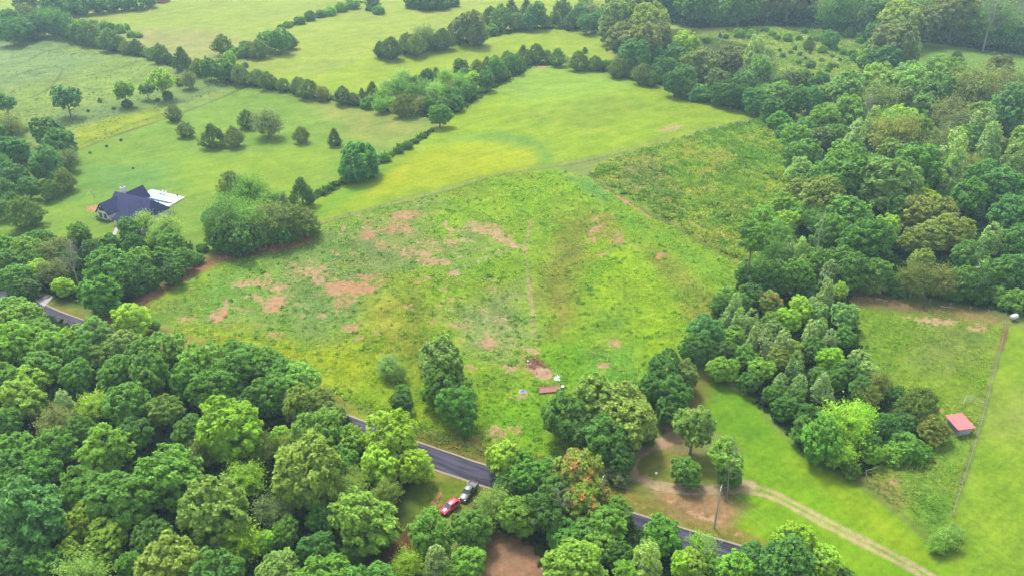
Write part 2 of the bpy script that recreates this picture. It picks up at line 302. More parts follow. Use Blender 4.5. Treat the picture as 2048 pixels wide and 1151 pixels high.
# fields: polygon in photo pixels, colour, edge softness (m), edge wobble (m), roughness
FIELDS = [
 # upper far fields
 ([(-300,-60),(2400,-60),(2400,120),(1300,150),(1060,110),(860,240),(500,170),(90,40),(-300,60)], (178,202,94), 3, 4, 0.25),
 ([(560,60),(720,10),(1150,0),(1180,60),(800,110),(600,130),(480,130)], (182,206,92), 6, 8, 0.25),
 ([(480,140),(640,150),(760,108),(900,85),(1100,50),(1200,62),(1215,118),(1100,128),(1060,110),(860,150),(700,190)], (176,206,78), 3, 3, 0.2),
 ([(230,60),(430,60),(520,90),(400,118),(300,95)], (186,194,116), 12, 14, 0.3),
 # upper left field with mown trails
 ([(-200,60),(85,60),(300,108),(495,172),(330,238),(150,305),(60,330),(-200,300)], (160,190,98), 2, 2, 0.75),
 ([(-100,90),(60,70),(200,110),(120,150),(-50,190)], (152,184,112), 14, 14, 0.75),
 ([(150,255),(320,215),(330,240),(150,300)], (174,198,76), 4, 5, 0.7),
 ([(100,225),(460,160),(470,172),(100,262)], (146,178,102), 4, 3, 0.5),
 # house lawn
 ([(150,305),(330,240),(495,172),(620,188),(870,245),(865,262),(760,312),(640,385),(610,470),(430,510),(380,560),(-200,560),(-200,420),(60,330)], (150,190,82), 1.5, 1, 0.32),
 ([(600,185),(870,240),(860,258),(760,300),(660,250)], (172,190,98), 10, 8, 0.2),
 ([(330,330),(640,290),(700,310),(640,380),(420,400)], (160,196,76), 14, 10, 0.18),
 ([(150,330),(330,330),(330,380),(160,400)], (136,186,92), 10, 8, 0.18),
 # mown hay field
 ([(640,445),(610,470),(635,392),(760,315),(865,262),(910,225),(1060,140),(1110,126),(1300,170),(1420,195),(1515,232),(1300,290),(1110,332),(900,378),(760,413)], (168,202,70), 1.0, 1, 0.4),
 ([(700,395),(760,340),(880,290),(1000,280),(1085,295),(1095,325),(900,365)], (186,208,38), 5, 4, 0.25),
 ([(880,280),(1000,262),(1090,280),(1115,328),(1085,330),(1070,295),(980,280)], (140,186,84), 5, 5, 0.3),
 ([(1020,230),(1230,185),(1300,215),(1160,260)], (158,190,72), 12, 10, 0.3),
 ([(960,160),(1110,128),(1300,170),(1200,190),(1030,205)], (166,206,86), 10, 8, 0.25),
 ([(640,440),(630,420),(760,330),(800,330),(700,395)], (140,192,72), 5, 4, 0.25),
 # weedy field on the right
 ([(1180,345),(1220,315),(1390,265),(1515,235),(1620,260),(1610,440),(1530,560),(1490,550),(1460,515)], (170,190,80), 1.5, 2, 1.0),
 ([(1250,320),(1330,330),(1340,400),(1230,375)], (176,178,108), 6, 6, 0.8),
 ([(1400,260),(1515,238),(1580,270),(1560,330),(1420,330)], (158,190,72), 6, 6, 1.0),
 ([(1430,400),(1560,420),(1500,480)], (178,180,92), 8, 8, 1.0),
 # main rough plot
 ([(640,447),(760,416),(900,380),(1010,347),(1115,337),(1175,352),(1460,515),(1500,560),(1490,640),(1400,720),(1310,800),(1200,880),(1060,925),(940,890),(700,800),(560,735),(330,650),(230,640),(330,575),(430,525),(600,485)], (158,196,72), 1.2, 1.5, 0.95),
 ([(640,450),(860,395),(900,420),(830,540),(700,640),(520,680),(330,650),(470,560)], (152,180,94), 10, 9, 0.8),
 ([(690,470),(800,450),(800,530),(700,560),(620,600),(560,580)], (150,172,104), 8, 8, 0.7),
 ([(300,640),(430,545),(640,500),(700,560),(480,640)], (142,186,88), 8, 6, 0.7),
 ([(640,470),(720,450),(700,640),(600,690),(580,600)], (144,178,100), 8, 8, 0.6),
 ([(860,430),(1000,380),(1120,345),(1190,380),(1080,420),(960,440),(900,500)], (160,204,70), 7, 6, 1.0),
 ([(850,500),(960,440),(1000,500),(900,560)], (150,186,90), 8, 6, 0.8),
 ([(770,560),(870,540),(900,640),(870,760),(780,780),(740,640)], (166,190,74), 6, 7, 1.0),
 ([(800,600),(850,590),(870,720),(820,740)], (136,158,58), 4, 5, 1.0),
 ([(740,600),(790,590),(800,700),(760,720)], (172,184,78), 6, 6, 1.0),
 ([(880,620),(1040,560),(1060,660),(1020,720),(930,700)], (160,182,108), 7, 7, 0.8),
 ([(350,660),(580,720),(700,790),(780,800),(740,700),(620,700),(470,660)], (178,200,58), 7, 6, 1.0),
 ([(660,780),(800,760),(1000,780),(1100,820),(1080,900),(960,880),(760,830)], (164,204,58), 6, 6, 1.0),
 ([(960,830),(1040,780),(1130,830),(1100,910),(1000,895)], (140,196,46), 6, 6, 1.0),
 ([(1110,440),(1190,420),(1205,450),(1170,530),(1160,640),(1110,680),(1080,600),(1095,500)], (156,168,76), 5, 5, 1.0),
 ([(1180,430),(1240,420),(1230,480),(1190,540),(1170,530)], (168,172,84), 4, 5, 0.9),
 ([(1190,480),(1270,480),(1340,580),(1380,660),(1330,720),(1240,720),(1160,690),(1170,600)], (166,208,58), 6, 6, 1.0),
 ([(1190,620),(1260,610),(1240,690),(1170,690)], (152,194,74), 6, 5, 1.0),
 ([(1270,480),(1310,490),(1450,600),(1430,660),(1380,640),(1340,570)], (160,176,78), 4, 4, 1.0),
 ([(1220,400),(1300,440),(1450,530),(1450,580),(1330,490),(1240,450)], (142,192,72), 4, 4, 0.9),
 ([(1080,690),(1170,690),(1180,780),(1120,760)], (138,192,46), 4, 5, 1.0),
 ([(1170,700),(1260,690),(1300,760),(1200,790)], (128,186,74), 5, 5, 1.0),
 ([(1120,350),(1180,355),(1230,395),(1200,400)], (134,186,92), 3, 4, 0.9),
 # pasture on the right
 ([(1600,560),(1690,578),(1860,605),(2010,632),(2015,650),(1985,740),(1965,830),(1945,900),(1905,1030),(1880,1090),(1720,965),(1780,860),(1740,760)], (150,186,70), 1.5, 1.5, 0.65),
 ([(1640,570),(1690,578),(2010,632),(1998,650),(1900,636),(1760,612),(1690,612)], (168,150,100), 3, 3, 0.5),
 ([(1800,660),(1960,650),(1980,720),(1850,740)], (152,178,88), 8, 7, 0.7),
 ([(1860,830),(1960,850),(1905,1020),(1870,1070),(1800,960)], (134,180,78), 6, 6, 0.9),
 ([(1700,940),(1790,960),(1800,1000),(1760,1000)], (160,154,98), 4, 4, 0.7),
 ([(1048,722),(1072,713),(1100,744),(1076,752)], (150,108,100), .8, .8, .4),
 # lawn strips on the right
 ([(2016,650),(2400,700),(2400,1300),(1860,1300),(1880,1090),(1905,1030),(1945,900),(1965,830)], (154,194,70), 1, 1, 0.5),
 ([(1990,800),(2060,790),(2070,860),(1980,870)], (164,186,92), 10, 8, 0.35),
 ([(1395,755),(1430,755),(1490,790),(1560,870),(1640,930),(1720,970),(1830,1060),(1900,1130),(1990,1300),(1700,1300),(1600,1140),(1400,1090),(1440,1000),(1480,960),(1480,900),(1400,830),(1370,800)], (142,190,58), 1.0, 1.2, 0.5),
 ([(1490,960),(1640,1000),(1760,1060),(1900,1180),(1700,1180),(1560,1080),(1430,1060)], (146,194,52), 3, 3, 0.4),
 ([(1400,790),(1500,800),(1560,880),(1480,880)], (126,180,52), 6, 5, 0.35),
 ([(1600,930),(1720,980),(1850,1110),(1820,1120),(1690,1020)], (162,196,40), 4, 3, 0.35),
 # road verges and driveway yard
 ([(-200,560),(60,600),(120,610),(210,640),(330,655),(560,740),(700,800),(960,885),(1060,925),(1200,940),(1330,960),(1440,985),(1460,1040),(1560,1100),(1700,1300),(1500,1300),(1400,1110),(1250,1080),(960,990),(820,940),(660,870),(120,670),(-200,600)], (164,162,82), 1.5, 1.5, 0.6),
 ([(830,860),(1000,905),(990,935),(835,885)], (140,140,68), 2, 2, 0.8),
 ([(800,940),(960,970),(930,1010),(880,1050),(830,1050)], (134,160,58), 2, 2, 0.7),
 ([(690,790),(980,880),(960,895),(700,825)], (150,190,62), 3, 3, 0.9),
 ([(1200,905),(1270,880),(1300,860),(1400,900),(1440,990),(1300,1000),(1210,960)], (158,170,84), 2.5, 2.5, 0.5),
 ([(1300,980),(1440,985),(1480,1010),(1460,1060),(1330,1030)], (188,160,116), 3, 4, 0.7),
 ([(1330,750),(1420,755),(1400,820),(1330,840)], (150,136,84), 3, 3, 0.5),
 # beside the dirt track by the house trees
 ([(215,640),(320,570),(430,505),(610,470),(608,488),(440,525),(330,585),(240,645)], (186,148,104), 1.5, 1.5, 0.5),
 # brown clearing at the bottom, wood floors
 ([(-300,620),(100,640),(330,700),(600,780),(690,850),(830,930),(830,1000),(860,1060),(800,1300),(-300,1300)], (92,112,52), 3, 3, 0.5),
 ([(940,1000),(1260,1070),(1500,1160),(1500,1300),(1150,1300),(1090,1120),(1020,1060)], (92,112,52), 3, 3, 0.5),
 ([(960,1080),(1010,1060),(1070,1068),(1110,1110),(1120,1300),(930,1300),(960,1150)], (186,150,116), 1.5, 1, 0.35),
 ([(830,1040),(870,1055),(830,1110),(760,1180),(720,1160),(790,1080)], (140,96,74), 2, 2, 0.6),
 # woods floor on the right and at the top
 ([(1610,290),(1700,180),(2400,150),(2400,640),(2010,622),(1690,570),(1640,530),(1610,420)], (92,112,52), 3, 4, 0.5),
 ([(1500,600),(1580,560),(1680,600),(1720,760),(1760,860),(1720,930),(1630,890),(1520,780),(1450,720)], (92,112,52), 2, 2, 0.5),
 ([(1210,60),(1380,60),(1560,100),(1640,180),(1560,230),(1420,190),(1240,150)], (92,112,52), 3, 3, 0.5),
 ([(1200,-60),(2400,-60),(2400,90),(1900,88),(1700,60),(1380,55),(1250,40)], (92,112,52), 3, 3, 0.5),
 ([(1385,70),(1480,52),(1700,58),(1760,80),(1740,140),(1650,185),(1560,150),(1540,100)], (156,182,86), 4, 4, 0.9),
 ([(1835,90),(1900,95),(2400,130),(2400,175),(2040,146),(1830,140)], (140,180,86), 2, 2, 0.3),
 # green understorey floor under the house trees
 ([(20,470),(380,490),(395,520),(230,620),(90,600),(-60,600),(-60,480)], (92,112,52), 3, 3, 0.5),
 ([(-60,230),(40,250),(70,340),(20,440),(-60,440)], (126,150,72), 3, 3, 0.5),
]
# soil patches: px, py, half width, half height (photo pixels), tilt deg, strength, tint (0 orange, 1 pale)
SOIL = [
 (712,572,60,26,-12,0.95,.1),(690,600,34,16,-10,.7,.1),(800,432,62,14,-6,.8,.2),(795,456,40,16,0,.75,.0),(735,470,24,12,10,.8,.0),(760,490,30,12,0,.6,.3),
 (960,455,40,16,12,.7,.6),(1000,470,44,22,25,.75,.7),(1030,492,30,10,20,.8,.8),(980,450,24,8,0,.8,.4),(930,460,24,8,0,.6,.7),
 (480,568,30,10,-5,.75,.7),(548,607,36,16,-20,.85,.35),(525,562,30,12,0,.65,.5),(440,628,24,15,-20,.85,.3),(372,638,26,7,-5,.7,.5),(490,618,34,9,0,.6,.6),(560,575,26,8,0,.6,.5),
 (820,505,26,14,0,.7,.4),(872,524,46,11,0,.7,.6),(905,548,18,8,0,.75,.9),(855,556,18,9,0,.7,.7),(890,578,18,8,0,.6,.6),(700,655,20,9,0,.7,.2),(550,670,24,9,0,.6,.4),(640,560,18,10,0,.6,.4),
 (1238,480,16,20,0,.8,.3),(1190,458,22,8,-30,.8,.4),(1228,686,24,14,0,.75,.5),(912,650,24,10,0,.7,.5),(975,684,17,16,20,.8,.4),(935,640,20,7,0,.5,.6),(1320,511,10,5,0,.9,.0),
 (1210,730,14,6,0,.7,.7),(1088,745,20,12,10,.8,.8),(1030,735,20,6,-35,.7,.2),(1050,790,14,6,0,.5,.4),(985,865,30,14,20,.7,.5),(930,850,22,8,10,.6,.5),(940,880,28,9,15,.6,.5),
 (590,487,40,9,-12,.9,.2),(560,494,40,8,-10,.8,.3),(1085,135,14,4,0,.8,.4),(1337,258,28,7,-8,.75,.8),(187,416,18,8,-4,1.1,.2),(187,416,11,5,-4,1.1,.2),
 (1245,400,40,3,32,.95,.2),(1290,427,30,3,32,.8,.2),(1520,432,16,6,-20,.7,.4),(1390,450,40,3,34,.6,.2),(250,630,30,8,-35,.9,.2),(300,590,40,6,-35,.7,.4),(875,1000,12,26,15,.9,.1),(850,1040,14,18,10,.9,.1),
 (1340,1000,24,8,15,.8,.3),(1400,1030,40,8,15,.7,.6),(1290,955,26,14,20,.8,.7),(1290,1010,30,6,20,.5,.3),(1480,1068,22,5,10,.8,.0),(1880,820,9,6,0,1.0,.2),(1860,640,60,9,6,.7,.7),(1760,600,60,6,8,.7,.6),(1955,655,30,10,0,.6,.6),
 (1785,965,10,5,0,.8,.5),(870,490,60,20,20,.5,.6),(620,540,60,22,0,.5,.5),(1010,905,40,8,10,.5,.5),(1340,880,30,12,-10,.8,.6),(940,735,24,10,20,.5,.4),(1060,700,20,8,30,.6,.7),(1000,640,34,16,0,.45,.9),(905,600,30,10,0,.45,.6),
]
for (x0, y0, x1, y1, n, ti) in ((660,430,880,540,26,.35),(380,545,680,640,22,.5),(840,440,1040,520,22,.7),(820,540,1000,700,22,.6),(640,600,760,700,8,.5),(1010,690,1130,800,9,.5),(900,840,1040,900,7,.5),(1180,430,1330,520,6,.3)):
    for _ in range(n): SOIL.append((rnd.uniform(x0,x1), rnd.uniform(y0,y1), rnd.uniform(6,17), rnd.uniform(2.5,6), rnd.uniform(-20,25), rnd.uniform(.45,.8), min(1, max(0, ti + rnd.uniform(-.3,.3)))))
# lines painted in the cover: points, half width m, colour, strength, roughness
LINES = [
 ([(640,446),(760,414),(900,378),(1010,345),(1110,331),(1160,322),(1300,288),(1510,234)], 1.6, (172,186,108), .55, None),
 ([(640,449),(760,417),(900,381),(1010,348),(1110,334),(1160,326),(1300,292)], .5, (112,132,70), .75, None),
 ([(650,440),(880,376),(1010,340),(1110,326),(1160,318),(1300,284)], .5, (128,152,76), .5, None),
 ([(150,303),(240,268),(330,238),(420,205),(497,172)], .9, (96,108,66), .8, None),
 ([(150,296),(240,258),(330,226)], .7, (110,128,66), .6, None),
 ([(500,173),(620,190),(720,208),(870,246)], 1.6, (150,152,92), .6, None),
 ([(865,262),(760,315),(690,362),(632,392)], 1.4, (112,130,68), .6, None),
 ([(0,130),(45,125),(90,104),(142,92)], .9, (112,128,78), .95, None),
 ([(10,160),(60,142),(110,134),(125,140),(110,165),(95,180),(60,196),(30,205)], .9, (112,128,74), .95, None),
 ([(10,165),(60,164),(100,165)], .9, (112,130,72), .9, None),
 ([(115,160),(170,152),(230,138),(282,121)], .9, (108,124,72), .95, None),
 ([(150,170),(180,178),(222,177)], .9, (110,128,72), .9, None),
 ([(24,120),(28,90),(40,72)], .9, (136,152,92), .6, None),
 ([(100,245),(200,233),(330,212),(430,182)], 2.0, (138,156,104), .5, None),
 ([(1178,350),(1240,395),(1320,438),(1400,482),(1462,516)], 1.3, (108,116,60), .7, None),
 ([(1720,968),(1780,1012),(1830,1058),(1880,1100)], 1.2, (124,140,70), .6, None),
 ([(2015,648),(1990,730),(1968,820),(1945,900),(1905,1030)], .7, (134,150,84), .55, None),
 ([(2012,655),(2005,690),(2000,700)], .7, (160,118,80), .9, None),
 ([(1062,440),(1052,500),(1057,560),(1062,600),(1075,700)], .6, (206,184,136), .8, None),
 ([(900,548),(960,520),(1020,500),(1060,480)], 1.0, (176,186,128), .6, None),
 ([(1195,955),(1260,962)], 1.0, (176,150,112), .6, None),
 # driveway loop
 ([(1500,968),(1440,976),(1380,978),(1310,968),(1268,955)], 1.5, (232,208,166), 1.0, None),
 ([(1268,955),(1262,930),(1275,905),(1320,885),(1345,868),(1330,845),(1310,800)], 1.6, (232,204,166), 1.0, None),
 ([(1345,890),(1400,905)], 2.2, (186,158,124), .6, None),
 # grassy two-rut lane
 ([(1480,966),(1540,980),(1600,1010),(1680,1052),(1760,1092),(1880,1158),(2000,1230)], .6, (226,204,156), 1.0, None),
 ([(1440,975),(1530,990),(1590,1018),(1665,1058),(1745,1098),(1860,1160),(1980,1240)], .6, (226,204,156), 1.0, None),
 # dirt track beside the house trees
 ([(225,640),(300,590),(350,555),(400,525),(432,508)], .55, (206,168,128), .8, None),
 ([(240,640),(310,594),(362,558),(412,528),(440,513)], .5, (196,152,112), .7, None),
 # circular tyre marks in the brown clearing
] 
for r in (3.0, 4.6, 5.4, 7.0, 8.2):
    c = at(1035, 1140)
    LINES.append(([('w', c.x + r*1.05*math.cos(a), c.y + r*math.sin(a)) for a in np.linspace(0.2 + r*.07, 3.6, 22)], .16, (208,184,140), .55, None))

def wpoly(pts):
    return [tuple(p[1:]) if p[0] == 'w' else tuple(at(*p).xy) for p in pts]
def satur(c, f=1.08):
    l = c @ np.array([.30, .60, .10]); return np.maximum(l + (c - l)*f, .004)
FW = [(wpoly(spline(f[0] + [f[0][0]], 3)[:-1] if False else f[0]), satur(lin(f[1]) / KALB), f[2], f[3], f[4]) for f in FIELDS]
LW = [(wpoly(spline(l[0], 5) if l[0][0][0] != 'w' else l[0]), l[1], lin(l[2]) / KALB, l[3]) for l in LINES]
SW = []
for (px, py, rw, rh, tl, st, ti) in SOIL:
    c = at(px, py); ca, sa = math.cos(math.radians(tl)), math.sin(math.radians(tl))
    a = at(px + rw*ca, py + rw*sa) - c; b = at(px - rh*sa, py + rh*ca) - c
    SW.append((c.x, c.y, np.linalg.inv(np.array([[a.x, b.x], [a.y, b.y]])), st, ti, max(a.length, b.length)))
def sstep(a, b, x):
    t = np.clip((x - a) / (b - a), 0, 1); return t * t * (3 - 2 * t)
def cover(X, Y):
    """base colour, roughness, soil and soil tint of the ground cover at world points"""
    X = np.asarray(X, float); Y = np.asarray(Y, float)
    col = np.tile(alb(150, 176, 84), (len(X), 1)); rough = np.full(len(X), .4); soil = np.zeros(len(X)); tint = np.full(len(X), .4)
    n1 = fbm(X, Y, 14, 4, 1) - .5; n2 = fbm(X, Y, 5, 3, 2) - .5
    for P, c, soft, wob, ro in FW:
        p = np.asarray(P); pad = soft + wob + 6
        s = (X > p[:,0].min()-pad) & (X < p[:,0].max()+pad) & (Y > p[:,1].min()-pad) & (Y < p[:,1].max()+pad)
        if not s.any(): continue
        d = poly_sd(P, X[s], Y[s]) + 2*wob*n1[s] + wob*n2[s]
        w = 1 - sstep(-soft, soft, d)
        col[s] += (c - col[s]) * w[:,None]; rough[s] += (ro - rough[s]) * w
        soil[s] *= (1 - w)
    for P, hw, c, st in LW:
        p = np.asarray(P); pad = hw*3 + 1
        s = (X > p[:,0].min()-pad) & (X < p[:,0].max()+pad) & (Y > p[:,1].min()-pad) & (Y < p[:,1].max()+pad)
        if not s.any(): continue
        d = line_d(P, X[s], Y[s]) + hw*1.2*n2[s]
        w = (1 - sstep(hw*.75, hw*1.2, d)) * st * (0.75 + .8*n1[s]).clip(0, 1)
        col[s] += (c - col[s]) * w[:,None]
    for cx, cy, IM, st, ti, R in SW:
        s = (abs(X-cx) < R*2.2) & (abs(Y-cy) < R*2.2)
        if not s.any(): continue
        q = IM @ np.vstack([X[s]-cx, Y[s]-cy]); r = np.sqrt((q**2).sum(0)) + 1.0*n2[s] + .7*n1[s]
        w = (1 - sstep(.35, 1.25, r)) * st
        soil[s] = np.maximum(soil[s], w); tint[s] = np.where(w > .05, ti, tint[s])
    return col, rough, soil, tint

def build_ground():
    nu, nv = 840, 600
    ys = 92.0 * (760.0 / 92.0) ** np.linspace(0, 1, nv)
    ys = np.concatenate([[-2600, -1200, -500, -150, 0, 60], ys, [800, 880, 1000, 1250, 1700, 2600]])
    u = np.linspace(-1, 1, nu)
    Z = np.maximum(ys, 92) * CP + CAM_H * SP
    hw = Z * (1024 / F_PX) * 1.12 + 6
    X = np.outer(hw, u)
    ext = np.array([1.15, 1.5, 2.2]); 
    far = np.array([30, 120, 400, 1200, 2600.])
    L = -(hw[:, None] + (2600 - hw[:, None]) * (far/2600)**1.0)[:, ::-1]; R = hw[:, None] + (2600 - hw[:, None]) * (far/2600)
    X = np.hstack([L, X, R]); Y = np.repeat(ys[:, None], X.shape[1], 1)
    h, w = X.shape
    x, y = X.ravel(), Y.ravel()
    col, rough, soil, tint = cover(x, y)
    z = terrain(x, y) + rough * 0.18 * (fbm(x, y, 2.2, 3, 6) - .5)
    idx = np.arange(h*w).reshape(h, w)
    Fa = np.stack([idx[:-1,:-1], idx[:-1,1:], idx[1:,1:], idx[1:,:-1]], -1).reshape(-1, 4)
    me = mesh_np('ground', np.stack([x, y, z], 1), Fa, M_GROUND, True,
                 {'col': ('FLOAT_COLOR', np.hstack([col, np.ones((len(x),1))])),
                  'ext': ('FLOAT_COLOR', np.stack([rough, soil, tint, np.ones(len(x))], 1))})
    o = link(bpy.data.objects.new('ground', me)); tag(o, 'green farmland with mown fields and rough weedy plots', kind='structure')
build_ground()

# ------------------------------------------------------------------ road, driveway apron: draped sheets
def drape(name, path, halfw, lift, mat, nacross=6, step=1.2):
    P = [np.array(p) for p in path]; out = [P[0]]
    for a, b in zip(P[:-1], P[1:]):
        n = max(1, int(np.linalg.norm(b-a)/step)); out += [a + (b-a)*(k+1)/n for k in range(n)]
    V = []; n = len(out)
    for i, p in enumerate(out):
        d = out[min(i+1,n-1)] - out[max(i-1,0)]; d = d/np.linalg.norm(d); nrm = np.array([-d[1], d[0]])
        for k in range(nacross+1):
            t = (k/nacross*2-1); wob = 0.18*(fbm(np.array([p[0]]), np.array([p[1]]), 3, 2, 5)[0]-.5) if abs(t) > .99 else 0
            q = p + nrm*(halfw + wob)*t
            crown = 0.06*(1-t*t)
            V.append((q[0], q[1], gz(*q) + lift + crown))
    W = nacross+1
    F = [(i*W+k, i*W+k+1, (i+1)*W+k+1, (i+1)*W+k) for i in range(n-1) for k in range(nacross)]
    return link(bpy.data.objects.new(name, mesh_np(name, V, F, mat, True)))

def asphalt():
    m, nt, b = mat_new('asphalt'); L = nt.links.new
    g = N(nt, 'ShaderNodeNewGeometry')
    mp = N(nt, 'ShaderNodeMapping'); L(g.outputs['Position'], mp.inputs['Vector'])
    mp.vector_type = 'TEXTURE'; mp.inputs['Rotation'].default_value = (0, 0, ROAD_ANG); mp.inputs['Scale'].default_value = (9, 0.8, 1)
    n1 = N(nt, 'ShaderNodeTexNoise', Scale=1.0, Detail=4.0); L(mp.outputs[0], n1.inputs['Vector'])
    n2 = N(nt, 'ShaderNodeTexNoise', Scale=2.5, Detail=6.0); L(g.outputs['Position'], n2.inputs['Vector'])
    r1 = N(nt, 'ShaderNodeValToRGB'); e = r1.color_ramp.elements
    e[0].position = .38; e[0].color = (0.007, 0.007, 0.014, 1); e[1].position = .62; e[1].color = (0.034, 0.031, 0.050, 1)
    L(n1.outputs[0], r1.inputs[0])
    v = N(nt, 'ShaderNodeVectorMath', operation='SCALE'); L(r1.outputs[0], v.inputs[0])
    mr = N(nt, 'ShaderNodeMapRange'); L(n2.outputs[0], mr.inputs[0]); mr.inputs[3].default_value = .75; mr.inputs[4].default_value = 1.25
    L(mr.outputs[0], v.inputs['Scale']); L(v.outputs[0], b.inputs['Base Color'])
    b.inputs['Roughness'].default_value = .8; b.inputs['Specular IOR Level'].default_value = .2
    return m
ROAD_PX = [(-420,430),(-150,527),(0,581),(85,626),(148,650),(420,752),(690,848),(760,876),(898,926),(1080,986),(1262,1046),(1465,1110),(1800,1215)]
RP = W2(ROAD_PX); _a = np.array(RP[8]); _b = np.array(RP[10]); ROAD_ANG = math.atan2(_b[1]-_a[1], _b[0]-_a[0])
M_ASPH = asphalt()
M_GRAVEL = simple('road_shoulder_gravel', alb(206,188,160), .9, var=.3, scale=4)
tag(drape('road_shoulder', spline(RP, 4), 3.35, 0.05, M_GRAVEL), 'pale gravel shoulder under the edge of the country road', kind='structure')
tag(drape('road', spline(RP, 4), 2.85, 0.09, M_ASPH), 'narrow dark asphalt country road with worn wet streaks', kind='structure')
M_CONC = simple('driveway_concrete', (0.16, 0.152, 0.156), .85, var=.12, scale=1.5)
def sheet(name, pts, mat, lift=.1, sub=10):
    w = [np.array(at(*p).xy) for p in pts]; V = []; F = []
    for i in range(sub+1):
        for j in range(sub+1):
            u, v = i/sub, j/sub
            q = (w[0]*(1-u)+w[1]*u)*(1-v) + (w[3]*(1-u)+w[2]*u)*v
            V.append((q[0], q[1], gz(*q)+lift))
    for i in range(sub):
        for j in range(sub): F.append((i*(sub+1)+j, (i+1)*(sub+1)+j, (i+1)*(sub+1)+j+1, i*(sub+1)+j+1))
    return link(bpy.data.objects.new(name, mesh_np(name, V, F, mat, True)))
tag(sheet('driveway_apron', [(68,603),(97,588),(108,593),(89,613)], M_CONC, .11), 'grey concrete driveway apron opening onto the road', kind='structure')
tag(sheet('house_walk', [(225,468),(236,443),(241,446),(231,474)], M_CONC, .08), 'pale concrete walk curving up to the white house', kind='structure')
tag(sheet('house_driveway', [(240,455),(300,445),(312,462),(262,474)], M_CONC, .07), 'pale concrete parking pad in front of the white house', kind='structure')

# ------------------------------------------------------------------ foliage prototypes (crown 10 m wide, base at z = 0)
def unit(v): return v / np.maximum(np.linalg.norm(v, axis=-1, keepdims=True), 1e-9)
def sphere_pts(n, rg):
    i = np.arange(n) + .5; ph = np.arccos(1 - 2*i/n); th = math.pi*(1+5**.5)*i + rg.rand()*7
    v = np.stack([np.cos(th)*np.sin(ph), np.sin(th)*np.sin(ph), np.cos(ph)], 1)
    return unit(v + rg.normal(0, .16, v.shape))
def leaves_mesh(name, pos, nrm, size, tint, rg, mat, aspect=.62):
    n = len(pos); nrm = unit(nrm)
    t = unit(np.cross(nrm, unit(rg.normal(size=(n,3))))); b = np.cross(nrm, t)
    s = size[:, None] if hasattr(size, '__len__') else np.full((n,1), size)
    bend = nrm * s * .22
    V = np.stack([pos - t*s - bend, pos + b*s*aspect, pos + t*s - bend, pos - b*s*aspect], 1).reshape(-1, 3)
    Fa = np.arange(n*4).reshape(n, 4)
    T = np.repeat(np.hstack([tint, np.ones((n,1))]), 4, 0)
    return mesh_np(name, V, Fa, mat, False, {'tint': ('FLOAT_COLOR', T)})
def crown_lobed(seed, cz, ax, az, nl=13, lr=.42, tuft=.85, per=42, leaf=.34, lowcut=-.75, jit=.5, updir=.45, mat=None, gaps=0.0, lobetop=0.0):
    rg = np.random.RandomState(seed)
    ld = sphere_pts(nl, rg); ld = ld[ld[:,2] > lowcut]
    stretch = np.array([ax, ax, az])
    lc = ld * stretch * rg.uniform(.52, .74, (len(ld),1)); lc[:, 2] += lobetop*np.linalg.norm(ld[:,:2],axis=1)
    lrad = ax*lr*rg.uniform(.75, 1.2, len(lc))
    lc = np.vstack([lc, [[0,0,0.1*az]]]); lrad = np.append(lrad, ax*.5)
    keep = rg.rand(len(lc)) > gaps; keep[-1] = True; lc, lrad = lc[keep], lrad[keep]
    P, Nn, S, T = [], [], [], []
    ltint = rg.rand(len(lc))
    for k, (c, r) in enumerate(zip(lc, lrad)):
        nt_ = max(8, int(3.6*(r/tuft)**2)); d = sphere_pts(nt_, rg)
        tp = c + d*np.array([r, r, r*(az/ax)**.5])*rg.uniform(.86, 1.1, (nt_,1))
        for j in range(nt_):
            dd = np.linalg.norm(lc - tp[j], axis=1)/lrad; dd[k] = 9
            if dd.min() < .74: continue
            if tp[j,2] < -az*.95: continue
            tr = tuft*rg.uniform(.7, 1.25); m = int(per*rg.uniform(.75, 1.25))
            out = unit(d[j]*.7 + np.array([0,0,updir]))
            v = unit(rg.normal(size=(m,3)) + out*.75)
            pp = tp[j] + v*tr*rg.uniform(.45, 1.0, (m,1))*np.array([1,1,.85])
            P.append(pp); Nn.append(v*.45 + out*.5 + np.array([0,0,.5]) + rg.normal(0, jit, (m,3)))
            S.append(leaf*rg.uniform(.65, 1.3, m))
            lt = .5*ltint[k] + .5*rg.rand()
            T.append(np.stack([rg.rand(m), np.full(m, lt), rg.rand(m)], 1))
    P = np.vstack(P); P[:, 2] += cz
    return leaves_mesh('crown', P, np.vstack(Nn), np.concatenate(S), np.vstack(T), rg, mat or M_LEAF)
